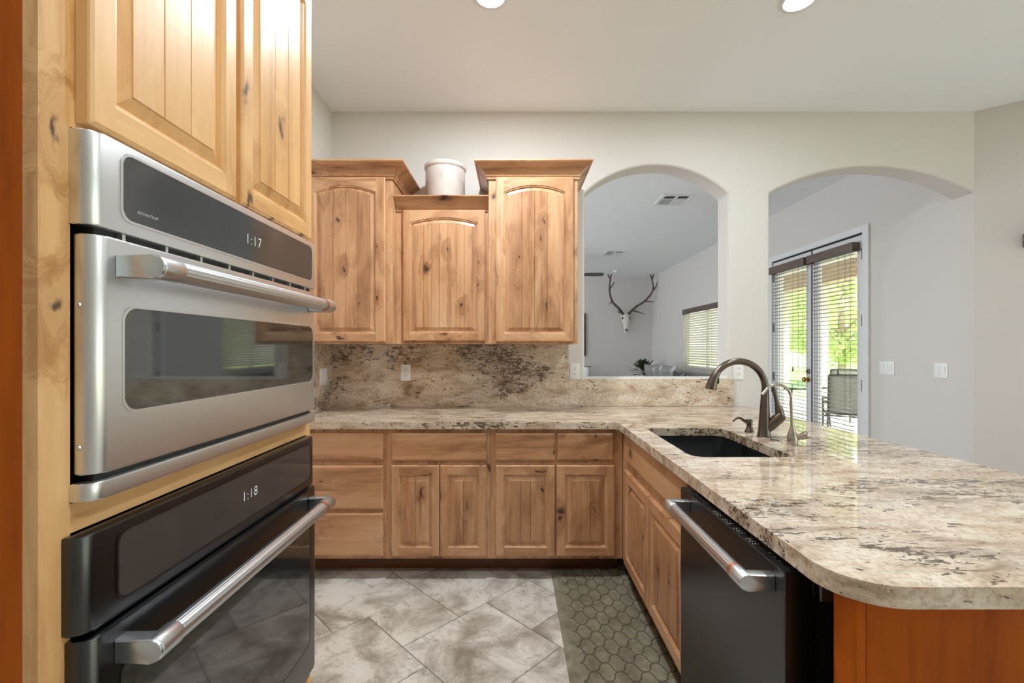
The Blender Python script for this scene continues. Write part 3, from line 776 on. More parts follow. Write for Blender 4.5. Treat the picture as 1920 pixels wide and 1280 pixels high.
t = thing('water_filter_tap', 'slim brushed nickel filtered water tap, nearer of the two taps on the peninsula', 'faucet', (1.213, 1.98, CT))
bm = bmn(); lathe(bm, [(0, 0), (.021, 0), (.022, .004), (.020, .02), (.021, .035), (.016, .055), (.009, .075), (.007, .085), (0, .085)], seg=24); obj('tap_body', bm, nickel_l, t, smooth=50)
bm = bmn(); pts = [(0, 0, .07), (-.002, 0, .12), (-.004, 0, .195)] + arcpts((-.066, .202), .0615, 0, 145, 16)
e0 = Vector(pts[-1]); pts += [tuple(e0+(Vector(pts[-1])-Vector(pts[-2])).normalized()*.022)]
tube(bm, pts, [.007, .0062]+[.0058]*(len(pts)-4)+[.0058, .0065], 14); obj('spout', bm, nickel_l, t, smooth=50)
bm = bmn(); ax = Vector((.75, -.4, .40)).normalized(); b0 = Vector((.006, -.004, .028))
tube(bm, [b0, b0+ax*.022, b0+ax*.03, b0+ax*.052, b0+ax*.058], [.011, .011, .0145, .0165, .012], 18); obj('lever', bm, nickel_l, t, smooth=40)

t = thing('soap_dispenser', 'short dark nickel soap pump between sink and wall', 'soap dispenser', (1.187, 2.29, CT))
bm = bmn(); lathe(bm, [(0, 0), (.023, 0), (.023, .004), (.018, .012), (.013, .03), (.012, .034), (0, .034)], seg=24); obj('pump_base', bm, nickel_m, t, smooth=40)
bm = bmn(); lathe(bm, [(0, .032), (.014, .034), (.016, .06), (.014, .064), (0, .064)], seg=24)
tube(bm, [(-.004, 0, .048), (-.025, 0, .056), (-.045, 0, .069), (-.06, 0, .071), (-.075, 0, .063), (-.083, 0, .052)], [.011, .0085, .0065, .006, .0055, .0055], 14); obj('pump_nozzle', bm, nickel_m, t, smooth=40)

bm = bmn(); lathe(bm, [(0, .005), (.018, .0048), (.023, .003), (.024, 0), (0, 0)], (1.20, 2.08, CT), 24); tag(obj('sink_hole_cover', bm, nickel_l, smooth=40), 'small flat round nickel hole cover on the granite between the two taps', 'hole cover')

# ------------------------------------------------------------------ dishwasher (front faces -x)
DWY = 1.580; DWW = .606; DX = .646
t = thing('dishwasher', 'shade-toned slate dishwasher with steel bar handle under the peninsula counter', 'dishwasher', (DX, DWY, 0), -pi/2)
yf = .580-DX
bm = bmn(); box(bm, 0, DWW, yf, 0, .125, .855, bev=.002); dr = obj('door', bm, slate_shaded_m, t)
bm = bmn(); box(bm, .004, DWW-.004, yf+.004, -.002, .8552, .8564); cs = obj('control_strip', bm, glassblk_m, t)
rs = random.Random(3)
for x, n, rows_ in ((.03, 5, 1), (.085, 4, 1), (.14, 3, 1), (.24, 3, 3), (.30, 3, 3), (.365, 3, 3), (.43, 3, 3), (.51, 1, 1), (.53, 1, 1), (.55, 1, 1)):
    bm = bmn()
    for i in range(n):
        for j in range(rows_):
            L_ = rs.uniform(.006, .012); box(bm, x+i*.015, x+i*.015+L_*.8, -.046-j*.007, -.0445-j*.007, .8564, .8566)
    obj('button_lettering', bm, print_m, cs)
bm = bmn(); box(bm, .02, DWW-.02, .012, .55, .10, .852); obj('tub', bm, black_m, t)
bm = bmn(); box(bm, .005, DWW-.005, .03, .05, .005, .1); obj('kick_plate', bm, black_m, t)
bm = bmn(); box(bm, DWW+.004, DWW+.012, .004, .035, .80, .866, bev=.001); obj('mounting_bracket', bm, steel_m, t)
bm = bmn(); box(bm, .232, .236, yf-.0004, yf, .81, .813); obj('indicator_light', bm, plain('blue_indicator', lin(60, 60, 200), .4), t)
handle(t, .058, DWW-.034, .815, yf, .078, True)

# peninsula end panel + knee wall
t = thing('peninsula_end_panel', 'shade-toned wood end panel closing the near end of the granite peninsula', 'cabinet panel', (RX, .842, 0))
bm = bmn(); box(bm, .0215, .62, .001, .02, .0005, .8735); obj('side_panel', bm, warmshade_v, t)  # shade of the near end is painted into this wood
bm = bmn(); box(bm, 0, .021, 0, .058, .0005, .8735, bev=.003); obj('stile', bm, warmshade_v, t)
bm = bmn(); box(bm, .622, .64, .001, 2.43, .0005, .8735); obj('back_panel', bm, warmshade_v, t)

# floor mat
bm = bmn(); mw, ml = .455, 1.95
rows = [[bm.verts.new((p[0], p[1], z)) for p in rrect(e, mw-e, e, ml-e, .02, 4)] for e, z in ((0, 0), (0, .004), (.018, .013), (.024, .0135), (.03, .0125))]
for a, b in zip(rows, rows[1:]):
    n = len(a)
    for k in range(n): bm.faces.new((a[k], a[(k+1) % n], b[(k+1) % n], b[k]))
bm.faces.new(rows[-1]); bm.faces.new(rows[0][::-1])
mt = obj('floor_mat', bm, mat_m, smooth=30); mt.location = (.224, .80, .0006); tag(mt, 'grey-green cushioned kitchen mat with a quatrefoil tile pattern along the sink cabinets', 'mat')

# ------------------------------------------------------------------ outlets and switches (local: plate in x-z, front is -y)
def outlet(label, loc, rot, grp=None):
    t = thing('outlet', label, 'outlet', loc, rot, grp)
    bm = bmn(); prism(bm, rrect(-.036, .036, -.059, .059, .004, 3), 'y', -.006, 0, bev=.0018); obj('cover_plate', bm, plate_m, t, smooth=40)
    for s in (-1, 1):
        bm = bmn(); prism(bm, rrect(-.017, .017, s*.0205-.014, s*.0205+.014, .009, 4), 'y', -.0082, -.0055); r_ = obj('receptacle', bm, plate_m, t)
        bm = bmn()
        for x in (-.0065, .0065): box(bm, x-.0013, x+.0013, -.0086, -.008, s*.0205-.001, s*.0205+.008)
        box(bm, -.002, .002, -.0086, -.008, s*.0205-.009, s*.0205-.005); obj('slots', bm, slot_m, r_)
    return t
G = 'duplex outlets'
o1 = outlet('white duplex outlet on the tall granite backsplash', ((761-963)/260, 3.279, 1.337-46/260), 0, G)
dup(o1, ((1077.5-963)/258.5, 3.2995, 1.337-44/258.5), 0, 'white duplex outlet on painted wall just left of the arched pass-through')
dup(o1, ((1384-963)/258.5, 3.2995, 1.337-44/258.5), 0, 'white duplex outlet on the wall pillar behind the gooseneck faucet')
def switch(label, loc, rot, gang, cat='light switch', outl=False):
    t = thing('light_switch', label, cat, loc, rot); hw = .0345+.023*(gang-1)
    bm = bmn(); prism(bm, rrect(-hw, hw, -.059, .059, .004, 3), 'y', -.006, 0, bev=.0018); obj('cover_plate', bm, plate_m, t, smooth=40)
    for k in range(gang):
        cx = (k-(gang-1)/2)*.046
        bm = bmn(); fs = prism(bm, [(-.0065, -.033), (-.0065, .033), (-.0105, .033), (-.0075, -.033)], 'x', cx-.016, cx+.016); obj('rocker', bm, plate_m, t)
    return t
switch('white three-gang switch plate just right of the french doors', (SX-.0005, 4.07, 1.16), -pi/2, 3)
switch('white two-gang switch plate furthest right of the french doors', (SX-.0005, 3.555, 1.16), -pi/2, 2)
switch('white switch plate on the granite side splash behind the ovens', (LX+.0208, 3.10, 1.14), pi/2, 2)

# ------------------------------------------------------------------ crock
t = thing('stoneware_crock', 'pale grey stoneware crock with a faded mark on the short upper cabinet', 'crock', ((835-963)/275, 3.104, 2.2456))
bm = bmn(); lathe(bm, [(0, 0), (.128, 0), (.133, .006), (.134, .285), (.134, .292), (.140, .297), (.142, .305), (.142, .318), (.138, .326), (.130, .328), (.126, .32), (.124, .02), (0, .02)], seg=64); obj('crock_body', bm, crock_m, t, smooth=50)
def patch(bm, poly, r=.1348):
    bm.faces.new([bm.verts.new((r*cos(a), r*sin(a), z)) for a, z in poly])
bm = bmn()
for k in range(5):
    a0 = -1.57-.30+k*.022; patch(bm, [(a0, .238+k*.005), (a0+.02, .240+k*.005), (a0+.035, .252+k*.005), (a0+.012, .249+k*.005)])
obj('leaf_mark', bm, plain('faded_red', lin(196, 160, 150), .3), t)
bm = bmn()
for k in range(20):
    a1, a2 = 2*pi*k/20, 2*pi*(k+1)/20
    if k in (3, 4, 9): continue
    patch(bm, [(-1.57-.05+.10*cos(a1), .225+.016*sin(a1)), (-1.57-.05+.10*cos(a2), .225+.016*sin(a2)), (-1.57-.05+.088*cos(a2), .225+.0135*sin(a2)), (-1.57-.05+.088*cos(a1), .225+.0135*sin(a1))])
obj('oval_mark', bm, plain('faded_grey', lin(180, 174, 172), .3), t)

# ------------------------------------------------------------------ ceiling lights
def can(label, x, y, power):
    t = thing('recessed_light', label, 'ceiling light', (x, y, CEIL), 0, 'recessed ceiling lights')
    bm = bmn(); lathe(bm, [(.066, -.002), (.070, -.007), (.088, -.006), (.092, -.001), (.092, -.0002), (.066, -.0002)], seg=40); obj('trim_ring', bm, white_m, t, smooth=50)
    bm = bmn(); lathe(bm, [(0, -.0035), (.05, -.0032), (.0655, -.0022)], seg=40); obj('lens', bm, lens_m, t, smooth=50)
    ld = bpy.data.lights.new('can_or_added_area_lamp', 'AREA'); ld.shape = 'DISK'; ld.size = .12; ld.energy = power; ld.color = (.87, .945, 1.0); ld.spread = R(180)
    lo = bpy.data.objects.new('can_or_added_area_lamp', ld); COL.objects.link(lo); lo.parent = t; lo.location = (0, 0, -.012)
    return t
can('lit recessed ceiling light above the back cabinets', -.112, 2.215, 27)
can('lit recessed ceiling light above the peninsula sink', 1.407, 2.24, 9.5)
for x, y, pw in ((-.112, .35, 9), (1.407, .35, 15)):  # unseen lamps added near the camera, without fixtures
    ld = bpy.data.lights.new('can_or_added_area_lamp', 'AREA'); ld.shape = 'DISK'; ld.size = .12; ld.energy = pw; ld.color = (.87, .945, 1.0); ld.spread = R(180)
    lo = bpy.data.objects.new('can_or_added_area_lamp', ld); COL.objects.link(lo); lo.location = (x, y, CEIL-.012)

# ------------------------------------------------------------------ living room beyond
def vent(label, x0, x1, y0, y1):
    t = thing('ceiling_vent', label, 'vent', ((x0+x1)/2, (y0+y1)/2, CEIL)); hx, hy = (x1-x0)/2, (y1-y0)/2; fz = -.012
    bm = bmn(); b = .035
    box(bm, -hx, hx, -hy, -hy+b, fz, -.0002); box(bm, -hx, hx, hy-b, hy, fz, -.0002); box(bm, -hx, -hx+b, -hy+b, hy-b, fz, -.0002); box(bm, hx-b, hx, -hy+b, hy-b, fz, -.0002)
    box(bm, -.012, .012, -hy+b, hy-b, fz, -.0002); box(bm, -hx+b, hx-b, -.05, -.03, fz, -.0002); obj('vent_frame', bm, white_m, t)
    bm = bmn(); box(bm, -hx+b, hx-b, -hy+b, hy-b, -.002, -.0004); obj('duct_opening', bm, dkmetal_m, t)
    bm = bmn(); k = -.022
    while k < hy-b-.004:                                        # one cell closes its slats to the room, the others stand open
        vs = box(bm, .012, hx-b, k-.009, k+.009, -.0065, -.0055); bmesh.ops.rotate(bm, verts=vs, cent=(0, k, -.006), matrix=Matrix.Rotation(R(-25), 3, 'X')); k += .016
    k = -hx+b+.01
    while k < -.018:
        vs = box(bm, k-.0035, k+.0035, -.03, hy-b, -.0065, -.0055); bmesh.ops.rotate(bm, verts=vs, cent=(k, 0, -.006), matrix=Matrix.Rotation(R(60), 3, 'Y')); k += .020
    obj('louvers', bm, white_m, t); return t
vv = vent('white louvered ceiling vent seen through the top of the arched pass-through', 1.67, 2.02, 5.07, 5.44)
dup(vv, (1.805, 8.2, CEIL), 0, 'white louvered ceiling vent deeper in the living room, above the fan blade')

t = thing('smoke_detector', 'small round white detector on the living room ceiling near the far wall', 'detector', (2.27, 10.1, CEIL))
bm = bmn(); lathe(bm, [(0, -.036), (.045, -.034), (.055, -.02), (.06, -.0003), (0, -.0003)], seg=24); obj('detector_body', bm, white_m, t, smooth=40)

fanw = plain('fan_blade', lin(92, 86, 82), .4)
t = thing('ceiling_fan', 'grey ceiling fan with one blade tip showing inside the pass-through', 'fan', (1.02, 8.55, CEIL))
bm = bmn(); lathe(bm, [(0, -.05), (.05, -.045), (.06, 0), (0, 0)], seg=20); tube(bm, [(0, 0, -.04), (0, 0, -.26)], .012, 10); obj('downrod', bm, hinge_m, t, smooth=40)
bm = bmn(); lathe(bm, [(0, -.25), (.07, -.26), (.10, -.30), (.10, -.36), (.06, -.39), (0, -.39)], seg=28); obj('motor', bm, hinge_m, t, smooth=40)
for k in range(5):
    bm = bmn(); pts = [(.09, -.03), (.2, -.05), (.45, -.07), (.62, -.07), (.66, -.05), (.672, 0), (.66, .05), (.62, .07), (.45, .07), (.2, .05), (.09, .03)]
    prism(bm, pts, 'z', -.004, .004); bmesh.ops.rotate(bm, verts=bm.verts, cent=(0, 0, 0), matrix=Matrix.Rotation(R(-15), 3, 'X'))
    bmesh.ops.rotate(bm, verts=bm.verts, cent=(0, 0, 0), matrix=Matrix.Rotation(2*pi*k/5-.06, 3, 'Z')); bmesh.ops.translate(bm, verts=bm.verts, vec=(0, 0, -.34)); obj('blade', bm, fanw, t)

# elk skull on the far wall
SC = 853/11.0
def W(px, py, out): return ((px-963)/SC, 11.0-out, 1.337-(py-652)/SC)
bone_m = plain('bone', lin(226, 220, 212), .6); antler_m = NT('antler')
antler_m.l(antler_m.ramp(antler_m.noise(antler_m.objco(), 12, 4), [(.3, lin(62, 50, 44)), (.7, lin(104, 88, 78))]), antler_m.bsdf.inputs['Base Color']); antler_m.set(Roughness=.6); antler_m = antler_m.m
cx, cy, cz = W(1170.5, 588, 0)
t = thing('elk_skull', 'white elk skull with branching dark antlers hung on the far living room wall', 'mounted skull', (cx, 10.99, cz))
bm = bmn(); secs = [(.02, .07, .05, .08), (-.04, .095, .07, .10), (-.10, .105, .085, .12), (-.16, .098, .08, .14), (-.22, .074, .06, .15), (-.30, .058, .05, .155), (-.38, .048, .042, .155), (-.44, .050, .036, .15), (-.48, .03, .02, .145)]
rings = []
for z, a, b, yy in secs: rings.append([bm.verts.new((a*cos(2*pi*k/20), -yy+b*sin(2*pi*k/20), z)) for k in range(20)])
for p, q in zip(rings, rings[1:]):
    for k in range(20): bm.faces.new((p[k], p[(k+1) % 20], q[(k+1) % 20], q[k]))
bm.faces.new(rings[0][::-1]); bm.faces.new(rings[-1])
box(bm, -.03, .03, -.11, 0, -.14, -.06)
obj('skull', bm, bone_m, t, smooth=60)
for s in (-1, 1):
    bm = bmn(); bmesh.ops.create_uvsphere(bm, u_segments=12, v_segments=8, radius=.03, matrix=Matrix.Translation((s*.082, -.165, -.12)) @ Matrix.Diagonal((.7, 1, 1.1, 1)))
    bmesh.ops.create_uvsphere(bm, u_segments=10, v_segments=6, radius=.016, matrix=Matrix.Translation((s*.02, -.197, -.40)) @ Matrix.Diagonal((.8, .6, 2.2, 1)))
    obj('eye_socket', bm, slot_m, t, smooth=60)
def ant(main, tines):
    bm = bmn()
    def rel_(p): a = Vector(W(*p)); return a-Vector((cx, 10.99, cz))
    def smoothpath(P, r0, r1):
        P = [rel_(p) for p in P]; out = []
        for i in range(len(P)-1):
            a = P[max(i-1, 0)]; b = P[i]; c = P[i+1]; d = P[min(i+2, len(P)-1)]
            for k in range(4):
                u = k/4; out.append(.5*((2*b)+(c-a)*u+(2*a-5*b+4*c-d)*u*u+(3*b-3*c+d-a)*u**3))
        out.append(P[-1]); n = len(out); tube(bm, out, [r0+(r1-r0)*i/(n-1) for i in range(n)], 10)
    smoothpath(main, .034, .012)
    for tn in tines: smoothpath(tn, .02, .006)
    obj('antler', bm, antler_m, t, smooth=60)
ant([(1166, 590, .13), (1155, 579, .25), (1142, 568, .36), (1136, 548, .42), (1137, 530, .44), (1142, 512, .36)],
    [[(1142, 568, .36), (1138, 571, .45), (1134, 574, .52)], [(1137, 545, .42), (1141, 539, .46), (1144, 533, .5)], [(1160, 585, .2), (1155, 588, .32), (1151, 585, .42)], [(1137, 528, .43), (1133, 518, .40), (1134, 508, .36)]])
ant([(1176, 589, .13), (1187, 577, .25), (1201, 567, .36), (1214, 549, .42), (1212, 528, .44), (1207, 510, .36)],
    [[(1201, 567, .36), (1207, 569, .45), (1214, 570, .52)], [(1215, 548, .42), (1219, 541, .46), (1220, 533, .5)], [(1182, 583, .2), (1191, 587, .32), (1200, 592, .42)], [(1212, 530, .43), (1216, 520, .40), (1217, 510, .36)]])

tvb = plain('tv_black', lin(16, 16, 18), .2)
t = thing('television', 'black flat television on the far living room wall, one edge showing', 'television', (1.02, 10.98, 1.655))
bm = bmn(); box(bm, -.71, .71, -.05, -.012, -.51, .51, bev=.005); obj('screen', bm, tvb, t)
bm = bmn(); box(bm, -.2, .2, -.012, .018, -.2, .2); obj('wall_bracket', bm, dkmetal_m, t)
consm = wood('dark_console', lin(60, 42, 30), lin(80, 58, 42), lin(98, 74, 54), axis='x', knots=.2)
t = thing('media_console', 'dark wood media console under the television', 'console', (1.05, 10.72, 0))
bm = bmn(); box(bm, -.9, .9, -.24, .24, .12, .60); obj('console_body', bm, consm, t)
bm = bmn(); box(bm, -.93, .93, -.26, .25, .6005, .63, bev=.004); obj('console_top', bm, consm, t)
for x in (-.84, .84):
    for y in (-.19, .19):
        bm = bmn(); box(bm, x-.03, x+.03, y-.03, y+.03, 0, .12); obj('leg', bm, consm, t)
t = thing('table_lamp', 'white cylindrical lamp with a grey cap standing on the media console', 'lamp', (1.715, 10.62, .6303))
bm = bmn(); lathe(bm, [(0, 0), (.07, 0), (.075, .01), (.085, .26), (0, .26)], seg=28); obj('lamp_body', bm, white_m, t, smooth=40)
bm = bmn(); lathe(bm, [(0, .2605), (.095, .2605), (.095, .285), (0, .29)], seg=28); obj('lamp_cap', bm, plain('grey_cap', lin(140, 136, 132), .4), t, smooth=40)

sofa_m = plain('grey_leather', lin(120, 118, 116), .42)
t = thing('sofa', 'grey sofa under the living room window, mostly hidden by the sill', 'sofa', (2.87, 8.35, 0))
bm = bmn(); box(bm, -.46, .43, -1.25, 1.25, .06, .30, bev=.02); obj('sofa_base', bm, sofa_m, t)
for k in range(3):
    bm = bmn(); box(bm, -.46, .20, -1.04+k*.695, -1.04+k*.695+.685, .302, .47, bev=.045, seg=4); obj('seat_cushion', bm, sofa_m, t, smooth=40)
bm = bmn(); box(bm, .21, .44, -1.24, 1.24, .302, .90, bev=.07, seg=4); obj('backrest', bm, sofa_m, t, smooth=40)
for y in (-1.25, 1.05):
    bm = bmn(); box(bm, -.46, .20, y, y+.2, .302, .66, bev=.06, seg=4); obj('arm', bm, sofa_m, t, smooth=40)
def pillow(label, loc, s, m, rz, rx):
    bm = bmn(); n = 14; top = {}
    for sgn in (1, -1):
        for i in range(n+1):
            for j in range(n+1):
                u, v = 2*i/n-1, 2*j/n-1; h = .085*((1-u**4)*(1-v**4))**.6
                pin = 1-.06*(1-u*u)*(abs(v)**3)-.0; pin2 = 1-.06*(1-v*v)*(abs(u)**3)
                top[(sgn, i, j)] = bm.verts.new((s/2*u*pin2, -sgn*h+.006*sin(5*u+3*v), s/2*v*pin))
        for i in range(n):
            for j in range(n):
                q = [top[(sgn, i, j)], top[(sgn, i+1, j)], top[(sgn, i+1, j+1)], top[(sgn, i, j+1)]]
                bm.faces.new(q if sgn > 0 else q[::-1])
    o = obj('throw_pillow', bm, m, merge=1e-5, smooth=70); tag(o, label, 'pillow', 'throw pillows on the sofa'); o.location = loc; o.rotation_euler = (rx, 0, rz); return o
satin = plain('grey_satin', lin(158, 156, 154), .25, .25); satin_d = plain('charcoal_satin', lin(70, 70, 74), .28, .2)
pillow('silver grey satin pillow nearest the potted plant on the sofa', (2.82, 9.14, .77), .50, satin, -pi/2+.25, R(16))
pillow('silver grey satin pillow in the middle of the sofa, in front of the window edge', (2.82, 8.60, .785), .53, satin, -pi/2-.1, R(18))
pillow('silver grey satin pillow lying lower on the sofa below the blind', (2.82, 8.04, .785), .53, satin, -pi/2+.1, R(20))
pillow('charcoal satin pillow at the near end of the sofa', (2.80, 7.54, .745), .43, satin_d, -pi/2+.05, R(18))

t = thing('side_table', 'small dark side table in the living room corner under the plant', 'table', (2.88, 10.1, 0))
bm = bmn(); lathe(bm, [(0, .60), (.2, .60), (.205, .61), (.2, .625), (0, .625)], seg=28); obj('table_top', bm, consm, t, smooth=40)
bm = bmn(); lathe(bm, [(0, 0), (.14, 0), (.14, .015), (.025, .03), (.022, .598), (0, .598)], seg=20); obj('pedestal', bm, consm, t, smooth=40)
leaf_m = plain('houseplant_leaf', lin(46, 62, 40), .45)
t = thing('potted_plant', 'dark green leafy plant in the living room corner behind the sofa', 'plant', (2.88, 10.1, .6255))
bm = bmn(); lathe(bm, [(0, 0), (.055, 0), (.075, .12), (.07, .125), (.06, .11), (0, .11)], seg=20); obj('pot', bm, white_m, t, smooth=40)
bm = bmn(); rp = random.Random(5)
for k in range(110):
    a = rp.uniform(0, 2*pi); el = rp.uniform(.1, 1.4); L_ = rp.uniform(.12, .33)
    d = Vector((cos(a)*cos(el), sin(a)*cos(el), sin(el))); p = Vector((0, 0, .11))+d*L_
    s = d.cross(Vector((0, 0, 1))).normalized()*.042; u = (d+Vector((0, 0, -.35))).normalized()*.10; m_ = d.cross(s).normalized()*.006
    v = [bm.verts.new(x) for x in (p-u*.2, p+u*.35+s, p+u, p+u*.35-s, p+u*.4-m_)]
    bm.faces.new((v[0], v[1], v[4])); bm.faces.new((v[1], v[2], v[4])); bm.faces.new((v[2], v[3], v[4])); bm.faces.new((v[3], v[0], v[4]))
    if k % 5 == 0: tube(bm, [(0, 0, .1), tuple(p)], .003, 5)
obj('foliage', bm, leaf_m, t)

# bracket at the picture's right edge, on the angled wall
sh = Vector((SX, WY0))+AD*.235
t = thing('wall_shelf', 'brown wooden shelf end on the angled wall at the right edge', 'shelf', (sh.x, sh.y, 2.03), math.atan2(AD.y, AD.x))
bm = bmn(); prism(bm, [(-.0005, 0), (-.03, 0), (-.035, .03), (-.06, .045), (-.065, .07), (-.10, .075), (-.10, .09), (-.0005, .09)], 'x', 0, .6); obj('shelf_board', bm, consm, t)

# ------------------------------------------------------------------ outdoors
def stuff_mat(name, c1, c2, sc_, rough=.8):
    t = NT(name); t.l(t.ramp(t.noise(t.objco(), sc_, 5), [(.35, c1), (.65, c2)]), t.bsdf.inputs['Base Color']); t.set(Roughness=rough); return t.m
patio_m = stuff_mat('patio_concrete', lin(206, 206, 206), lin(222, 222, 222), 2.0)
grass_m = stuff_mat('lawn_grass', lin(160, 184, 112), lin(192, 210, 140), 1.2)
stucco_m = stuff_mat('stucco', lin(214, 204, 190), lin(226, 216, 204), 6.0); tanb_m = stuff_mat('tan_beam', lin(176, 150, 124), lin(196, 170, 142), 5.0)
bm = bmn(); box(bm, SX+.151, 7.6, 3.6, 14.0, -.14, -.02); struct('floor_patio', bm, patio_m)
bm = bmn(); box(bm, 7.6, 60, -10, 80, -.2, -.06); box(bm, SX+.151, 7.6, 14.0, 80, -.2, -.06); struct('lawn', bm, grass_m)
bm = bmn(); box(bm, SX+.151, 6.9, 3.4, 14.0, 2.92, 3.04); struct('ceiling_patio', bm, stucco_m)
def post(label, x, y, s):
    t = thing('patio_post', label, 'post', (x, y, -.0195))
    bm = bmn(); box(bm, -s/2, s/2, -s/2, s/2, 0, 2.64, bev=.01); obj('shaft', bm, stucco_m, t)
    bm = bmn(); box(bm, -s/2-.03, s/2+.03, -s/2-.03, s/2+.03, 0, .12, bev=.01); obj('post_base', bm, stucco_m, t)
    return t
post('pale stucco patio post behind the glass of the french door without a knob', 6.2, 9.22, .22)
post('pale stucco patio post behind the glass of the french door with the brass knob', 6.2, 10.5, .22)
bm = bmn(); box(bm, 6.05, 6.35, 3.6, 14.0, 2.621, 2.9195); tag(obj('patio_roof_beam', bm, tanb_m), 'tan beam under the patio roof seen through the french doors', 'beam', kind='structure')
bm = bmn(); box(bm, 20, 20.2, -5, 60, -.06, 1.25); tag(obj('garden_wall', bm, plain('white_wall', lin(236, 232, 226), .7)), 'low white garden wall beyond the lawn', 'wall', kind='structure')
fol = NT('tree_leaf'); co = fol.objco(); fol.l(fol.ramp(fol.noise(co, 1.6, 3), [(.35, lin(186, 200, 136)), (.65, lin(222, 228, 178))]), fol.bsdf.inputs['Base Color']); fol.set(Roughness=.6)
tl = fol.n('ShaderNodeBsdfTranslucent'); tl.inputs[0].default_value = lin(232, 238, 186); mx = fol.n('ShaderNodeMixShader'); mx.inputs[0].default_value = .4
fol.l(fol.bsdf.outputs[0], mx.inputs[1]); fol.l(tl.outputs[0], mx.inputs[2]); fol.l(mx.outputs[0], fol.out.inputs['Surface']); fol = fol.m
bark = stuff_mat('bark', lin(170, 150, 130), lin(196, 178, 158), 9)
def tree(label, x, y, h, r, seed, n=5200):
    q = random.Random(seed); t = thing('garden_tree', label, 'tree', (x, y, -.06), 0, 'garden trees')
    bm = bmn(); tube(bm, [(0, 0, 0), (.04, .03, h*.25), (.0, .06, h*.5), (.05, 0, h*.8)], [.17, .13, .10, .03], 10)
    for k in range(7):
        a = 2*pi*k/7+q.random(); z = h*q.uniform(.22, .4); tube(bm, [(0, .03, z), (cos(a)*r*.4, sin(a)*r*.4, z+h*.16), (cos(a)*r*.75, sin(a)*r*.75, z+h*.26)], [.06, .04, .015], 6)
    obj('trunk', bm, bark, t, smooth=50)
    bm = bmn(); cl = []
    for k in range(46):
        a = q.uniform(0, 2*pi); rr = r*sqrt(q.random())*.85; zz = h*.6+(h*.40)*q.uniform(-1, 1)*sqrt(max(0, 1-(rr/r)**2)); cl.append((Vector((cos(a)*rr, sin(a)*rr, zz)), q.uniform(.35, .75)*r*.45))
    for k in range(n):
        c, s = q.choice(cl); d = Vector((q.gauss(0, 1), q.gauss(0, 1), q.gauss(0, .8))); p = c+d.normalized()*s*q.random()**.4
        a = Vector((q.gauss(0, 1), q.gauss(0, 1), q.gauss(0, 1))).normalized()*.13; b = a.cross(Vector((q.gauss(0, 1), q.gauss(0, 1), q.gauss(0, 1)))).normalized()*.06
        bm.faces.new([bm.verts.new(v) for v in (p-a, p+b, p+a, p-b)])
    obj('crown', bm, fol, t, recalc=False); return t
tree('leafy green tree on the lawn behind the french door without a knob', 13.0, 18.0, 5.2, 2.3, 1)
tree('leafy green tree on the lawn behind the french door with the brass knob', 13.5, 23.2, 5.6, 2.5, 2)
tree('leafy green tree furthest back on the lawn, its trunk showing beside the patio post', 18.0, 26.5, 6.0, 2.7, 3)

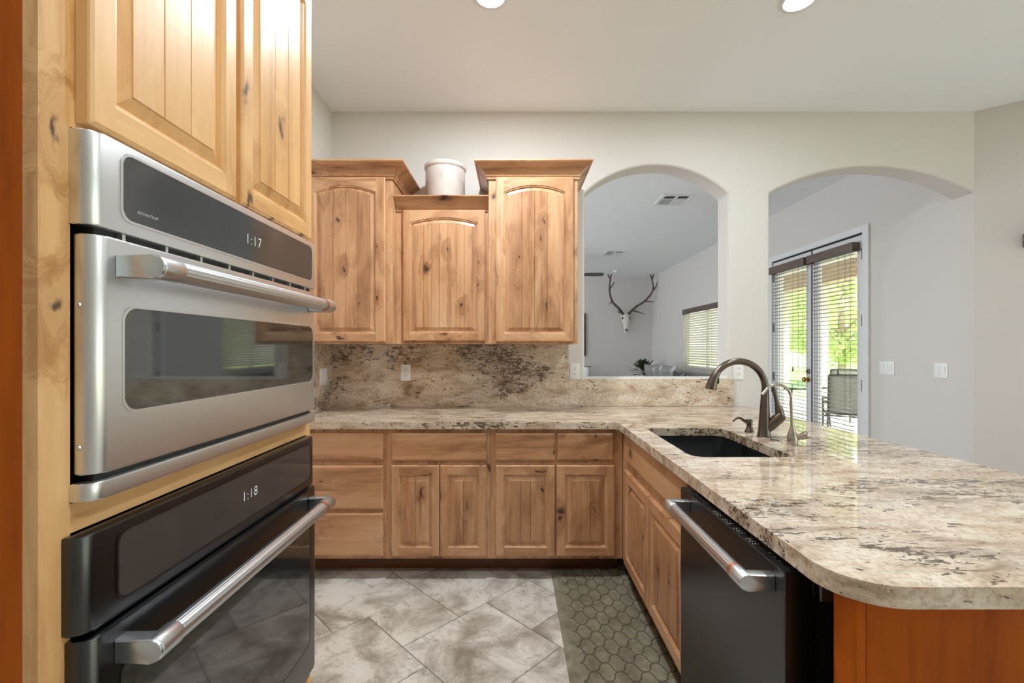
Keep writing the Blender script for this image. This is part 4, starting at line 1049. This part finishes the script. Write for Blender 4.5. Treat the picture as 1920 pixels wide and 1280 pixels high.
sling = stuff_mat('grey_sling', lin(132, 128, 122), lin(146, 142, 136), 30); frame_m = plain('bronze_frame', lin(70, 64, 60), .4, .6)
def chair(label, x, y, rz, m):
    t = thing('patio_chair', label, 'chair', (x, y, -.0195), rz, 'patio chairs')
    bm = bmn(); n = 10; prof = [(-.22, .98), (-.205, .9), (-.18, .75), (-.165, .6), (-.155, .48), (-.10, .42), (0, .405), (.15, .41), (.27, .43)]
    rows = [[bm.verts.new((p[0]+d, -.24+.48*k/6, p[1])) for k in range(7)] for p in prof for d in (0,)]
    for a, b in zip(rows, rows[1:]):
        for k in range(6): bm.faces.new((a[k], a[k+1], b[k+1], b[k]))
    o = obj('sling_seat', bm, m, t, smooth=60); sm = o.modifiers.new('thickness', 'SOLIDIFY'); sm.thickness = .006
    for s in (-1, 1):
        bm = bmn(); tube(bm, [(p[0], s*.25, p[1]) for p in prof], .013, 8); obj('side_rail', bm, frame_m, t, smooth=40)
        bm = bmn(); tube(bm, [(-.17, s*.25, .66), (0, s*.28, .64), (.2, s*.28, .63), (.25, s*.27, .58)], .014, 8); obj('arm', bm, frame_m, t, smooth=40)
        for p in ([(.25, s*.27, .6), (.22, s*.27, .3), (.26, s*.28, 0)], [(-.14, s*.25, .44), (-.18, s*.26, .2), (-.24, s*.27, 0)]):
            bm = bmn(); tube(bm, p, .013, 8); obj('leg', bm, frame_m, t, smooth=40)
    bm = bmn(); tube(bm, [(-.22, -.25, .98), (-.23, 0, .99), (-.22, .25, .98)], .012, 8); tube(bm, [(-.13, -.25, .43), (-.13, .25, .43)], .011, 8); tube(bm, [(.22, -.27, .36), (.22, .27, .36)], .011, 8); obj('cross_rails', bm, frame_m, t, smooth=40)
    return t
sage = stuff_mat('sage_sling', lin(150, 156, 138), lin(166, 170, 152), 30)
chair('grey mesh patio chair nearest the french doors, back turned to the glass', 4.72, 6.42, R(62), sling)
chair('sage mesh patio chair further out behind the grey one', 5.76, 8.02, R(80), sage)
t = thing('patio_table', 'glass-topped patio table with dark frame outside the french doors', 'table', (4.75, 8.0, -.0195))
bm = bmn(); lathe(bm, [(0, .70), (.6, .70), (.61, .704), (.6, .708), (0, .708)], seg=40); o = obj('table_top', bm, table_glass, t, smooth=40); o['label'] = 'green glass top'
bm = bmn(); pts = [(.6*cos(2*pi*k/40), .6*sin(2*pi*k/40), .685) for k in range(41)]; tube(bm, pts, .014, 8, caps=False); obj('table_rim', bm, frame_m, t, smooth=40)
for k in range(4):
    a = pi/4+k*pi/2; bm = bmn(); tube(bm, [(.56*cos(a), .56*sin(a), .68), (.42*cos(a), .42*sin(a), .35), (.5*cos(a), .5*sin(a), 0)], .018, 8); obj('leg', bm, frame_m, t, smooth=40)
